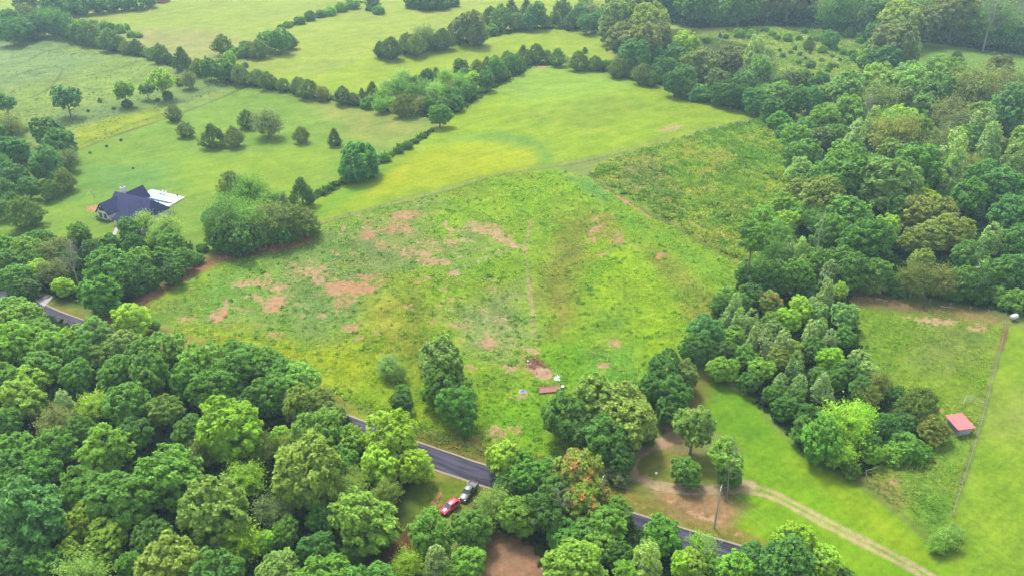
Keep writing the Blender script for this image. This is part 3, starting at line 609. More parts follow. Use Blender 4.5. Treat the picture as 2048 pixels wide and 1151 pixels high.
def crown_feather(seed, cz, ax, az, n=6500, leaf=.27, mat=None):
    rg = np.random.RandomState(seed)
    ns = 150; sp = sphere_pts(ns, rg); sp = sp[sp[:,2] > -.9]
    P, Nn, S, T = [], [], [], []
    rad = 1 + .22*np.sin(3*np.arctan2(sp[:,1], sp[:,0]) + seed)*sp[:,2] + rg.normal(0, .09, len(sp))
    for d, rr in zip(sp, rad):
        for q in (1.0, .62):
            m = int(n/len(sp)/1.6*(1.0 if q == 1 else .6))
            c = d*np.array([ax, ax, az])*rr*q*.86
            ar = unit(np.array([d[0], d[1], .25 + .3*abs(d[2])]))          # sprays reach outwards
            t = rg.normal(0, 1, (m,1)); pp = c + ar*t*.95 + rg.normal(0, .42, (m,3))*np.array([1,1,.7])
            P.append(pp); Nn.append(d*.5 + np.array([0,0,.6]) + rg.normal(0, .55, (m,3)))
            S.append(leaf*rg.uniform(.6, 1.35, m)); lt = rg.rand()
            T.append(np.stack([rg.rand(m), np.full(m, lt), rg.rand(m)], 1))
    P = np.vstack(P); P[:,2] += cz
    return leaves_mesh('crown', P, np.vstack(Nn), np.concatenate(S), np.vstack(T), rg, mat or M_LEAF, .5)
def crown_cedar(seed, H, prof, n=300, per=26, leaf=.27, mat=None):
    rg = np.random.RandomState(seed); P, Nn, S, T = [], [], [], []
    for layer, q in ((1.0, n), (.72, n//3)):
        k = 0
        while k < q:
            t = rg.rand(); r = prof(t)
            if rg.rand() > (r/5.2)**.8: continue
            k += 1; th = rg.rand()*2*math.pi
            lump = 1 + .17*math.sin(3*th + seed + 5*t) + .11*math.sin(7*th + 11*t + 2*seed) + rg.normal(0, .10)
            c = np.array([r*lump*math.cos(th)*layer, r*lump*math.sin(th)*layer, t*H])
            out = np.array([math.cos(th)*.8, math.sin(th)*.8, .75]); m = int(per*rg.uniform(.7, 1.3))
            v = unit(rg.normal(size=(m,3)) + out*.6)
            s = rg.normal(0, 1, (m,1))
            P.append(c + v*.55*rg.uniform(.4, 1.1, (m,1)) + out*s*.28); Nn.append(v*.45 + out*.5 + np.array([0,0,.3]) + rg.normal(0, .5, (m,3)))
            S.append(leaf*rg.uniform(.6, 1.3, m)); lt = rg.rand(); T.append(np.stack([rg.rand(m), np.full(m, lt), rg.rand(m)], 1))
    return leaves_mesh('crown', np.vstack(P), np.vstack(Nn), np.concatenate(S), np.vstack(T), rg, mat or M_CEDAR, .5)
def crown_poplar(seed, H, mat):
    rg = np.random.RandomState(seed); P, Nn, S, T = [], [], [], []
    lead = [(rg.uniform(-1.9,1.9), rg.uniform(-1.9,1.9), rg.uniform(.55,.85)) for _ in range(4)] + [(0,0,1.0)]
    for lx, ly, hf in lead:
        n = 62 if hf == 1.0 else 40
        for k in range(n):
            t = rg.rand()**.85; z = (.04 + .94*t)*H*hf; r = (3.4 if hf == 1.0 else 2.5)*min(1, (t/.25)**.6)*(1-t)**.40 + .15
            th = rg.rand()*6.283; c = np.array([lx*(1-.3*t) + r*math.cos(th), ly*(1-.3*t) + r*math.sin(th), z])
            m = int(30*rg.uniform(.7,1.3)); v = unit(rg.normal(size=(m,3)) + np.array([math.cos(th)*.5, math.sin(th)*.5, .6]))
            P.append(c + v*rg.uniform(.25, .85, (m,1))*np.array([1,1,1.25])); Nn.append(v*.5 + np.array([math.cos(th)*.4, math.sin(th)*.4, .5]) + rg.normal(0, .5, (m,3)))
            S.append(.3*rg.uniform(.6, 1.3, m)); lt = rg.rand(); T.append(np.stack([rg.rand(m), np.full(m, lt), rg.rand(m)], 1))
    return leaves_mesh('crown', np.vstack(P), np.vstack(Nn), np.concatenate(S), np.vstack(T), rg, mat, .6)
def trunk_mesh(seed, H, r0, top, limbs=6, spread=3.0, lean=.4, mat=None, first=.35):
    rg = random.Random(seed); b = MB()
    pts = [Vector((lean*rg.uniform(-1,1)*t*t, lean*rg.uniform(-1,1)*t*t, top*t)) for t in (0, .06, .2, .45, .7, 1)]
    b.tube(pts, [r0*1.5, r0*1.08, r0*.92, r0*.75, r0*.5, r0*.14], 8)
    for k in range(limbs):
        t = first + (0.9-first)*k/max(1, limbs-1); a = k*2.4 + rg.uniform(-.4,.4)
        base = pts[3]*(1-t) + pts[5]*t; base = Vector((base.x, base.y, top*t))
        ln = spread*(1.15-.5*t)*rg.uniform(.8,1.2)
        d = Vector((math.cos(a), math.sin(a), rg.uniform(.45,.8)))
        p = [base, base + d*ln*.4, base + d*ln*.75 + Vector((0,0,ln*.12)), base + d*ln + Vector((0,0,ln*.3))]
        rr = r0*(.55-.3*t); b.tube(p, [rr, rr*.75, rr*.5, rr*.2], 5)
    return b.mesh('trunk', mat or M_BARK, True)
def dead_mesh(seed, H, r0, mat, n1=9, twigs=4, spread=.42, rise=.75):
    rg = random.Random(seed); b = MB()
    pts = [Vector((rg.uniform(-.25,.25)*k, rg.uniform(-.25,.25)*k, H*k/5)) for k in range(6)]
    b.tube(pts, [r0*(1.25-k*.22) for k in range(6)], 6)
    def branch(p, d, ln, r, lev):
        q = [p]; dd = d.copy()
        for k in range(3):
            dd = (dd + Vector((rg.uniform(-.3,.3), rg.uniform(-.3,.3), rg.uniform(-.05,.3)))).normalized(); q.append(q[-1] + dd*ln/3)
        b.tube(q, [r, r*.75, r*.5, r*.22], 4 if lev else 5)
        if lev < 2:
            for k in range(twigs):
                branch(q[1 + k % 3], (dd + Vector((rg.uniform(-1,1), rg.uniform(-1,1), rg.uniform(-.2,.7)))).normalized(), ln*.5, r*.45, lev+1)
    for k in range(n1):
        t = .35 + .62*k/n1; a = k*2.4 + rg.uniform(-.5,.5); i = min(4, int(t*5)); p = pts[i].lerp(pts[i+1], t*5-i)
        branch(p, Vector((math.cos(a), math.sin(a), rise*rg.uniform(.6,1.3))).normalized(), H*spread*(1.15-.6*t), r0*.5*(1.2-t), 0)
    return b.mesh('trunk', mat, True)

R = lambda t, p, q: 5*(min(1, t/p)**.6)*max(0, (1-max(0, t-p)/(1-p)))**q
PROTO = {}
PROTO['b'] = [(crown_lobed(11+k, 5.9, 4.6, 4.9, lowcut=-.92, nl=n, lr=l, tuft=tf), trunk_mesh(k, 12, .30, 9.5)) for k, (n, l, tf) in enumerate([(15,.40,.8),(12,.46,.9),(18,.36,.75),(14,.42,.95),(20,.34,.8),(11,.5,.8)])]
PROTO['a'] = [(crown_lobed(61, 6.0, 4.6, 5.0, lowcut=-.92, nl=16, lr=.4, mat=M_AUTUMN), trunk_mesh(31, 12, .3, 9.5))]
PROTO['p'] = [(crown_poplar(31+k, 13.2 + .5*k, M_PALELEAF), trunk_mesh(10+k, 14, .24, 12, 6, 1.8)) for k in range(6)]
PROTO['f'] = [(crown_feather(41+k, 5.7, 4.8, 5.0), trunk_mesh(20+k, 12, .28, 9.5)) for k in range(3)]
PROTO['o'] = [(crown_lobed(51+k, 7.4, 4.7, 4.2, nl=15, lr=.33, tuft=.8, per=30, leaf=.34, gaps=.18), trunk_mesh(40+k, 12, .3, 10, 8, 3.6, first=.25)) for k in range(2)]
PROTO['t'] = [(crown_lobed(71+k, 16.5, 4.5, 5.2, nl=15, lr=.38, tuft=.8, gaps=.1), trunk_mesh(50+k, 22, .42, 19, 7, 3.0, first=.6)) for k in range(2)]
PROTO['c'] = [(crown_cedar(81+k, 10.3, lambda t: R(t, .38, .62)), trunk_mesh(60+k, 10, .25, 8, 3, 1.5)) for k in range(3)]
PROTO['k'] = [(crown_cedar(91+k, 12.5, lambda t: R(t, .22, .85)), trunk_mesh(66+k, 12, .25, 10, 3, 1.5)) for k in range(2)]
PROTO['s'] = [(crown_lobed(101+k, 3.2, 4.6, 3.3, nl=14, lr=.45, tuft=1.1, per=40, leaf=.5, jit=.6), trunk_mesh(70+k, 6, .25, 4, 5, 2.0, first=.2)) for k in range(3)]
PROTO['y'] = [(crown_cedar(111, 34.0, lambda t: R(t, .25, .7), n=420, leaf=.5), trunk_mesh(75, 30, .4, 24, 0))]
# height, crown centre height per metre of crown width
GEO = {'b': (1.1,.58), 'a': (1.12,.6), 'p': (1.45,.74), 'f': (1.1,.57), 'o': (1.18,.72), 't': (2.2,1.62), 'c': (1.05,.50), 'k': (1.27,.54), 's': (.66,.33), 'y': (3.4,1.6)}
PAL = {
 'dk': ((0.065,0.163,0.018), 'dark green'), 'md': ((0.092,0.223,0.021), 'mid green'), 'lt': ((0.149,0.301,0.028), 'light green'),
 'br': ((0.220,0.399,0.021), 'bright yellow-green'), 'yl': ((0.195,0.296,0.019), 'yellowish'), 'ol': ((0.164,0.257,0.037), 'pale olive'),
 'pl': ((0.166,0.301,0.052), 'pale green'), 'bl': ((0.075,0.196,0.033), 'bluish green'), 'gy': ((0.136,0.192,0.042), 'greyish green'),
 'bo': ((0.174,0.232,0.033), 'brownish olive'), 'cd': ((0.062,0.128,0.017), 'dark'), 'cg': ((0.103,0.182,0.021), 'green'), 'co': ((0.135,0.190,0.026), 'olive'),
 'or': ((0.155,0.237,0.026), 'orange-tinged'),
}
NAME = {'b': ('broadleaf_tree','tree','broadleaf tree'), 'a': ('turning_tree','tree','tree turning autumn orange'), 'p': ('poplar_tree','tree','upright poplar'), 'f': ('fine_leaved_tree','tree','feathery tree'),
        'o': ('shade_tree','tree','airy shade tree'), 't': ('tall_trunk_tree','tree','tree on a long bare trunk'), 'c': ('cedar_tree','tree','rounded cedar'), 'k': ('cedar_tree','tree','pointed cedar'),
        's': ('shrub','shrub','shrub'), 'y': ('cypress_tree','tree','slender columnar cypress')}
TREES = []      # dict per tree, labelled at the end
def place(px, py, wpx, kind, colour, zone, label=None, zs=None, fixed=None):
    Hf, cf = GEO[kind]; w = 5.0
    for _ in range(5):
        p = at(px, py, cf*w); w = wpx*depth_of(p)/F_PX
    return put(p.x, p.y, w, kind, colour, zone, label, zs)
def put(x, y, w, kind, colour, zone, label=None, zs=None):
    name, cat, noun = NAME[kind]
    if kind == 'b' and colour in ('ol', 'gy', 'bo', 'yl'): name, noun = 'oak_tree', 'oak'
    cm, tm = rnd.choice(PROTO[kind])
    s = w/10.0
    root = empty(name, (x, y, gz(x, y) - .05*s), rnd.uniform(0, 6.28)); zz = s*(zs or rnd.uniform(.86, 1.1))
    q = rnd.uniform(.86, 1.16); root.scale = (s*q, s/q, zz)
    cr = link(bpy.data.objects.new('crown', cm), root); tk = link(bpy.data.objects.new('trunk', tm), root)
    base, word = PAL[colour]; j = rnd.uniform(.86, 1.15)
    cr.color = (base[0]*j*rnd.uniform(.88,1.12), base[1]*j, base[2]*j*rnd.uniform(.8,1.25), 1)
    root['category'] = cat
    TREES.append(dict(o=root, x=x, y=y, w=w, kind=kind, word=word, noun=noun, zone=zone, label=label, px=pix(Vector((x, y, gz(x,y) + GEO[kind][1]*w)))))
    return root
def batch(zone, s):
    for ln in s.strip().split(';'):
        t = ln.split()
        if len(t) >= 5: place(float(t[0]), float(t[1]), float(t[2]), t[3], t[4], zone)
def fill(zone, poly, wlo, whi, kinds, cols, h=7.0, gap=.80, tries=900, seed=1, keepoff=()):
    """more trees of a wood, standing wherever the wood's outline still has room"""
    rg = random.Random(seed); P = [tuple(at(px, py, h).xy) for px, py in poly]
    xs = [p[0] for p in P]; ys = [p[1] for p in P]; K = [([tuple(at(*q).xy) for q in k]) for k in keepoff]
    for _ in range(tries):
        x, y = rg.uniform(min(xs), max(xs)), rg.uniform(min(ys), max(ys))
        if poly_sd(P, np.array([x]), np.array([y]))[0] > -1: continue
        if any(poly_sd(k, np.array([x]), np.array([y]))[0] < 2 for k in K): continue
        w = rg.uniform(wlo, whi)
        q = pix(Vector((x, y, h)))
        if not (-50 < q[0] < 2098 and -20 < q[1] < 1190): continue
        if any((t['x']-x)**2 + (t['y']-y)**2 < (gap*.5*(t['w']+w))**2 for t in TREES if abs(t['x']-x) < 30): continue
        put(x, y, w, rg.choice(kinds), rg.choice(cols), zone)
# ------------------------------------------------------------------ trees: crown centre and crown width read off the photo, set on the terrain
batch('in the old trailed meadow', '''130 190 64 o bl;8 203 50 o bl;247 180 46 o lt;292 175 34 o md;320 158 58 o br;376 160 32 f gy;358 164 15 c cd;199 200 9 k cd''')
batch('along the meadow trails', '''228 216 8 s dk;315 199 9 s dk;335 192 20 s md;254 207 22 s dk;176 221 7 s dk''')
batch('on the lawn behind the house', '''348 227 32 c cg;370 258 33 c co;424 271 46 k cd;467 274 39 c co;493 239 36 c cg;534 242 60 f gy;602 271 31 c co;669 276 29 k cd;50 258 14 s md''')
batch('dotted on the open lawn', '''242 280 6 s dk;213 292 6 s dk;180 305 6 s dk;266 336 5 s dk''')
batch('in the dark clump edging the lawn', '''91 262 54 b bl;123 290 58 b bl;92 325 66 b bl;131 318 46 f gy;113 352 34 b bl;17 258 58 f gy;20 295 66 b bl;48 308 30 s bl;5 328 44 b bl;30 350 52 b bl;55 376 44 b bl;102 378 42 c cg;129 361 43 c cg;8 378 44 b bl;-8 270 60 b bl;48 424 66 c cg;3 415 44 b bl;22 400 34 b dk;10 345 40 b bl''')
batch('in the house wood', '''120 464 30 b dk;159 466 46 b md;200 461 27 b dk;258 457 46 b md;219 486 42 b md;288 440 44 f pl;335 452 56 f pl;315 468 44 f lt;342 484 54 b md;363 515 54 b md;325 517 52 b md;281 524 55 b lt;219 541 105 b md;202 590 82 b md;260 563 62 b dk;17 522 64 b md;51 501 62 b lt;27 555 62 b md;79 541 48 b br;113 499 54 f gy;106 545 54 f gy;127 572 42 b br;144 484 38 b md;75 481 54 b md;10 490 50 b lt;160 505 40 b dk;240 510 55 b md;170 560 46 b md;300 555 45 b dk;345 545 44 b dk;386 515 34 s md;310 500 45 b lt;265 490 40 b dk;140 520 40 b dk;50 575 45 b dk;-20 510 60 b md;-20 560 60 b md;404 497 22 s md;185 500 42 b dk;60 525 45 b md;380 490 30 b md''')
batch('in the round clump above the plot', '''461 368 48 c cg;500 386 72 f md;455 414 70 f md;515 432 92 f md;448 455 80 f dk;482 470 70 b dk;545 448 74 f gy;585 440 78 c cg;612 441 54 c co;568 402 24 p lt;527 475 36 b br;436 470 50 b dk;560 462 54 b dk;500 480 44 b dk;470 490 44 b dk;450 485 40 b md;430 440 50 b bl;545 400 40 f md;572 432 40 b pl''')
batch('standing by the lawn fence corner', '''604 388 50 k cd''')
place(717, 330, 82, 's', 'bl', 'standing by the lawn fence corner', 'big round dark green bush on the fence line by the hay field', zs=1.2)
batch('in the low fence line', '''768 315 26 s lt;796 301 18 s dk;815 291 20 s md;831 282 14 s dk;848 272 13 s dk;690 357 14 s md;672 366 13 s dk;655 375 16 s md;640 383 18 s dk;706 348 14 s md;781 308 14 s md''')
batch('at the field corner by the road', '''264 637 72 b br;310 649 22 b md;421 687 16 c cd;464 686 25 s md;288 650 30 b lt''')
batch('in the meadow hedgerow', '''97 44 48 f bl;118 49 46 f bl;137 54 40 f bl;152 62 38 b bl;178 68 46 c cd;166 80 26 s md;219 80 44 c cg;237 87 30 c cg;252 92 30 c cg;272 96 28 c cd;293 104 24 s md;304 107 24 c cg;320 109 34 c cg;339 118 20 c cd;364 122 36 k cd;397 135 34 c cg;419 137 40 b md;445 138 44 b md;457 123 34 b lt;479 150 38 c cg;466 148 30 c cd;200 84 24 c cg;490 130 14 s md''')
batch('in the hedgerow above the house lawn', '''514 154 34 c cg;535 163 32 c cg;552 166 14 k cd;567 171 24 c cg;597 171 34 c cg;616 178 38 c cg;645 186 30 c co;685 190 38 c cd;707 197 28 c cd;724 188 16 k cd''')
batch('in the young thicket', '''745 182 28 k cd;738 205 32 s md;772 172 30 f pl;807 156 46 f pl;769 192 40 f lt;808 213 42 c co;796 181 46 f md;843 205 30 f gy;854 155 30 b dk;872 147 24 k cg;879 229 46 b md;872 185 40 f pl;899 192 44 b md;913 204 32 b md;892 158 36 f lt;920 166 36 f lt;920 132 34 b dk;944 157 38 b br;971 160 38 b bl;961 179 20 s br;954 133 26 c cg;974 127 24 k cg;991 137 40 b md;1009 147 22 c cg;1015 114 30 c cg;1024 127 36 b bl;1046 111 28 k cg;1053 122 18 k cg;1072 107 36 c cd;1094 112 22 c cg;1116 115 34 c cg;782 205 30 f lt;825 190 36 b md;850 180 34 f lt;858 210 30 b dk;938 180 34 b md;905 172 30 f gy;832 165 30 b md;760 210 30 f lt;885 210 28 b md;990 120 22 b lt;1000 150 24 b dk;930 145 30 b md;1037 133 20 b md''')
batch('in the top hay field hedgerow', '''1157 122 38 c cg;1190 125 32 c cg;1214 131 26 s md;1236 135 40 c cg;1258 140 30 c co;1286 149 40 c cg;1317 153 25 k md;1170 100 12 c cg;1305 160 26 c cg;1272 146 26 c cg''')
batch('in the far hedgerow', '''762 101 30 c cd;783 98 42 c cd;815 88 38 c cg;848 75 48 f gy;832 93 40 c cg;868 86 30 c cg;885 76 46 c cd;916 57 42 b gy;940 55 62 b gy;955 70 40 c cg;985 60 28 s md;981 33 34 c cd;1002 38 44 c cg;1022 25 34 k cd;1032 41 36 c cg;1053 20 30 k cd;1073 30 46 b bl;1057 40 36 b bl;1090 42 26 c cg;1125 26 44 c cd;1159 30 42 b bl;1183 24 46 f gy;1170 8 32 b lt;1173 46 38 b bl;1197 42 38 b bl;1140 44 30 c cd;1105 38 26 s md;1215 30 40 b bl''')
batch('standing out in the upper pasture', '''445 92 36 c cg;478 104 34 s md;501 98 34 c cg;518 96 40 c cg;537 79 42 b md;558 80 46 b md;577 82 32 c cd;490 92 24 s md''')
batch('in the high bushy strip', '''575 48 20 s lt;598 40 24 s md;620 33 24 s md;640 28 20 s md;660 22 26 s lt;682 14 26 s lt;703 8 28 s lt;745 3 30 c cd;738 17 14 s dk;757 20 24 s md;826 3 36 s dk;852 6 40 s dk;880 4 40 s dk;905 2 30 s dk''')
batch('in the pale hedgerow scrub', '''168 44 18 s pl;186 47 22 s pl;205 50 22 s pl;222 57 22 s md;240 58 22 s lt;252 54 16 s pl;215 65 18 s pl;262 68 18 s lt;190 58 18 s pl;278 70 14 s lt''')
batch('in the dark corner wood', '''20 62 50 b bl;45 56 46 b bl;70 46 46 b bl;20 42 54 b bl;50 32 50 b gy;80 20 54 b bl;104 18 54 b bl;20 14 54 b bl;50 6 50 b gy;130 6 50 c bl;162 8 42 c bl;192 6 40 c bl;220 3 40 c bl;246 1 38 c bl;272 1 36 c bl;296 -2 32 c bl;-6 55 46 b bl;-8 75 44 b dk;-5 25 50 b bl;62 66 30 c cd;90 40 34 b dk;356 -3 34 b bl;385 -4 32 b bl;142 18 26 s bl''')
batch('in the grey-green oak clump', '''1236 42 74 b ol;1264 30 78 b ol;1302 48 78 b ol;1246 78 76 b gy;1284 86 84 b gy;1318 78 62 b gy;1222 62 50 b gy;1270 115 60 b bl;1300 112 50 b bl''')
batch('in the wood under the clearing', '''1372 86 56 b br;1350 110 50 b bl;1410 127 62 b gy;1384 135 50 b gy;1458 120 58 b gy;1509 104 64 p pl;1520 140 54 b pl;1369 155 56 b bl;1488 163 54 b bl;1434 162 56 b gy;1400 183 50 s bl;1350 168 46 b bl;1330 135 46 b bl;1464 192 46 b dk;1523 171 22 s br;1553 190 68 b pl;1581 166 50 b gy;1608 162 50 b bl;1588 203 56 b bl;1622 200 48 b bl;1545 215 50 b bl;1510 200 50 b bl;1440 185 44 b dk;1530 185 36 b bl;1650 190 40 b bl;1560 165 40 b bl;1480 190 40 b dk;1575 215 44 b dk;1374 178 36 c cg''')
batch('in the clump by the scrub clearing', '''1803 42 88 b ol;1790 88 96 b gy;1772 118 70 b bl;1735 117 48 b lt;1750 62 42 b bl;1812 100 60 b bl;1745 95 40 b bl''')
batch('growing in the scrub clearing', '''1660 74 36 b bl;1618 87 22 k cg;1913 117 26 c cd;1632 78 14 s md;1590 96 10 s dk;1582 104 10 s dk;1566 110 12 s dk;1600 108 9 s md;1611 117 8 s dk;1598 125 10 s md;1622 128 20 s md;1660 132 12 c cg;1671 130 12 s md;1644 120 10 s md;1686 104 14 s md;1706 105 20 s md;1712 115 22 s md;1645 98 20 s lt;1670 96 12 s lt;1598 76 12 s md;1576 75 20 s lt;1555 75 14 s dk;1545 66 16 s lt;1502 68 22 s lt;1478 66 24 s lt;1452 73 12 s dk;1440 71 8 k cd;1412 80 16 s dk;1530 58 14 s lt;1610 62 14 s md;1690 72 12 s md;1730 75 18 s lt;1700 66 24 s md;1650 155 20 s bl;1640 148 16 s md;1634 160 22 s md;1665 112 9 s md;1680 120 8 s dk;1560 100 8 s dk;1720 80 16 s md;1620 105 7 s dk;1655 140 10 s md''')
# ---- top wood
fill('in the dark top wood', [(1225,-25),(2200,-25),(2200,105),(2048,92),(1930,80),(1840,70),(1690,50),(1560,36),(1400,40),(1330,24),(1250,8)], 20, 32, ['b','b','b','f'], ['bl','bl','gy','dk','md','gy'], gap=.74, tries=1500, seed=3)
# ---- big wood on the right: the trees one can name first
batch('in the tall wood behind the pasture', '''1835 425 74 b bo;1880 425 80 b bo;1828 478 62 b bo;1868 470 66 b bo;1905 462 74 b bo;1845 520 54 b bo;1855 398 60 b yl;1820 405 44 b yl;1735 480 110 b dk;1700 430 100 b md;1755 545 70 b md;1985 470 62 p lt;1940 400 70 b md;2020 430 80 b bl;1640 400 85 b ol;1610 380 70 b bo;1665 360 90 b md;1690 320 90 b md;1610 310 80 b md;1590 270 56 b lt;1720 350 100 b md;1780 370 110 b pl;1830 340 100 b md;1900 330 100 p lt;1975 300 72 p pl;2030 320 70 p lt;1920 250 60 f gy;1840 250 52 b lt;1890 290 80 f gy;1790 270 90 f bo;1800 230 60 b br;1745 245 55 p br;1700 225 70 b lt;1650 235 60 b lt;1700 180 80 b pl;1760 165 80 b pl;1830 170 90 b pl;1900 165 80 b lt;1870 190 80 b md;1950 180 90 f gy;2010 170 80 f gy;1755 205 70 f gy;1800 205 60 b gy;1850 215 60 b pl;1960 225 60 b pl;1900 225 70 f gy;2020 220 90 b bl;1965 250 70 p lt;1880 350 70 f bo;1940 330 60 f gy;2010 370 90 b bl;1960 360 70 b bl;1800 420 60 b dk;1660 470 70 b md;1690 520 60 b md;1770 460 60 b br;1710 545 70 b dk;1830 560 66 f co;1880 565 60 f co;1930 560 70 b dk;1980 545 66 b md;2020 540 80 b bl;2040 480 70 b bl;1600 430 50 b lt;1570 410 56 b lt;1640 440 60 f md;1560 240 50 s md;1575 262 44 s md;1540 232 36 s md;1610 255 46 b md;1640 270 50 b gy;2035 600 60 s md;1960 585 50 s dk;2000 590 44 s md;1905 585 44 s dk;1790 575 44 s dk;1740 565 46 f co;1940 520 70 b bl;1600 345 60 b pl;1590 310 50 b md;1645 320 60 b lt;1875 160 50 b pl;1820 145 60 b pl;1880 140 50 b lt;1940 145 46 b bl;2000 140 50 b gy;1960 560 50 p md''')
fill('in the tall wood behind the pasture', [(1600,260),(1660,210),(1690,165),(1800,130),(2300,150),(2300,640),(2048,580),(1990,560),(1700,520),(1640,470),(1590,400)], 9, 14, ['b','b','b','f','p'], ['md','bl','pl','dk','gy','lt','ol'], h=9, gap=.86, tries=1500, seed=9)
# ---- poplar grove
batch('in the poplar grove', '''1490 545 46 b md;1455 590 44 b lt;1480 610 44 b md;1520 540 50 f md;1510 600 44 b dk;1410 660 78 b bl;1395 700 60 b dk;1560 550 70 b md;1595 555 66 b md;1530 565 60 b dk;1575 505 40 p md;1600 500 40 p br;1605 525 36 p br;1640 520 50 b md;1660 540 50 p md;1650 590 46 p pl;1625 610 44 p pl;1640 625 40 b pl;1690 630 56 b pl;1470 615 46 p lt;1480 640 50 p lt;1450 640 40 p md;1500 650 50 p lt;1465 670 50 b lt;1540 605 52 a or;1600 620 50 b br;1575 640 50 b br;1550 640 50 b lt;1550 655 44 b pl;1530 690 56 p ol;1510 680 50 p ol;1565 690 56 p ol;1585 700 50 b ol;1555 720 54 b ol;1620 670 44 p pl;1640 660 46 p pl;1660 680 44 p pl;1690 670 50 b md;1660 720 54 b br;1625 700 50 b dk;1590 740 50 p md;1720 720 50 b pl;1735 740 50 b pl;1700 740 54 b dk;1640 750 44 b md;1600 770 44 p pl;1560 770 50 p md;1520 740 56 b lt;1490 710 56 b md;1455 700 50 b dk;1450 735 56 b lt;1500 760 50 b dk;1640 780 48 p pl;1655 790 46 p pl;1590 800 50 b dk;1570 815 50 b dk;1550 790 46 b md;1620 830 60 b dk;1690 850 96 f br;1720 830 60 f br;1680 900 66 f br;1640 880 84 b md;1610 860 60 b dk;1740 890 50 b dk;1745 905 44 b br;1702 938 37 c cg;1760 770 52 f co;1735 790 50 f co;1790 790 40 b dk;1770 850 50 b bl;1720 780 50 b dk;1500 590 50 b dk;1440 610 40 b dk;1670 760 44 b md;1620 580 40 b dk;1680 580 34 b br''')
batch('beside the red roofed shed', '''1840 812 78 c cg;1866 854 62 c co;1815 896 66 s md;1788 868 50 s bl;1785 905 50 s lt;1810 835 46 b bl;1896 1074 44 f pl;1876 1086 38 f lt;1908 1060 30 f pl;1842 905 40 s md''')
# ---- trees round the driveway and along the road
place(1508, 470, 74, 't', 'md', 'above the poplar grove'); place(1530, 440, 60, 'b', 'lt', 'above the poplar grove'); place(1555, 470, 60, 'f', 'md', 'above the poplar grove'); place(1575, 440, 50, 'b', 'br', 'above the poplar grove'); place(1545, 510, 56, 'f', 'dk', 'above the poplar grove'); place(1490, 590, 36, 'b', 'lt', 'above the poplar grove')
batch('over the driveway entrance', '''1130 835 92 b md;1195 800 112 b ol;1250 825 124 b ol;1215 875 100 b md;1170 860 80 b dk;1285 860 56 b dk;1345 790 84 b dk;1328 745 76 b dk;1368 752 66 b gy;1310 780 70 b dk;1250 790 70 b md;1335 825 60 b dk;1240 920 60 b dk;1215 920 44 s gy;1235 945 52 s gy;1155 810 60 b md;1200 950 36 s gy''')
batch('on the driveway island', '''1388 855 94 o ol;1374 938 64 b md;1453 915 84 o lt;1462 950 52 b md''')
batch('in the weedy plot above the road', '''884 728 104 b ol;918 815 80 b md;880 772 80 b md;925 775 56 b lt;930 850 44 b md;803 803 46 b dk;806 785 36 b md;776 728 50 f pl;795 745 36 f pl''')
batch('beside the parked cars', '''785 872 104 b br;830 928 76 b br;758 925 86 b br;730 900 60 b lt;731 1038 134 b lt;770 990 56 f ol;861 1068 92 b md;944 1058 82 b md;905 1050 50 b md;872 1118 70 p ol;937 1122 72 b lt;815 1128 60 f br;988 1010 66 f ol;968 1042 56 f ol;1010 915 80 b br;1040 930 60 b lt;1060 950 76 b md;1043 1030 78 b lt;1088 1030 88 b dk;1152 948 108 a or;1162 1010 84 a or;1115 985 80 b dk;1190 985 66 a or;1214 1048 88 b md;1180 1060 76 b md;1238 1018 60 b md;1152 1127 120 b lt;1196 1092 64 b lt;1240 1110 60 b dk;1296 1120 84 p br;1322 1072 80 b md;1352 1068 52 b md;1290 1082 44 b md;1362 1128 56 b br;1406 1092 58 f br;1385 1125 60 b yl;1440 1138 50 b md;1475 1138 78 b lt;1512 1118 60 b bl;1588 1086 86 b br;1648 1116 74 b br;1574 1128 108 b bl;1620 1140 60 b bl;1690 1150 40 s md;1130 1070 70 b md;1010 975 50 b dk;1070 1000 60 b md;1100 950 70 b md;900 1140 50 b lt;700 990 60 f ol;1250 1150 60 b lt;1100 1140 50 b dk;995 1045 44 b dk''')
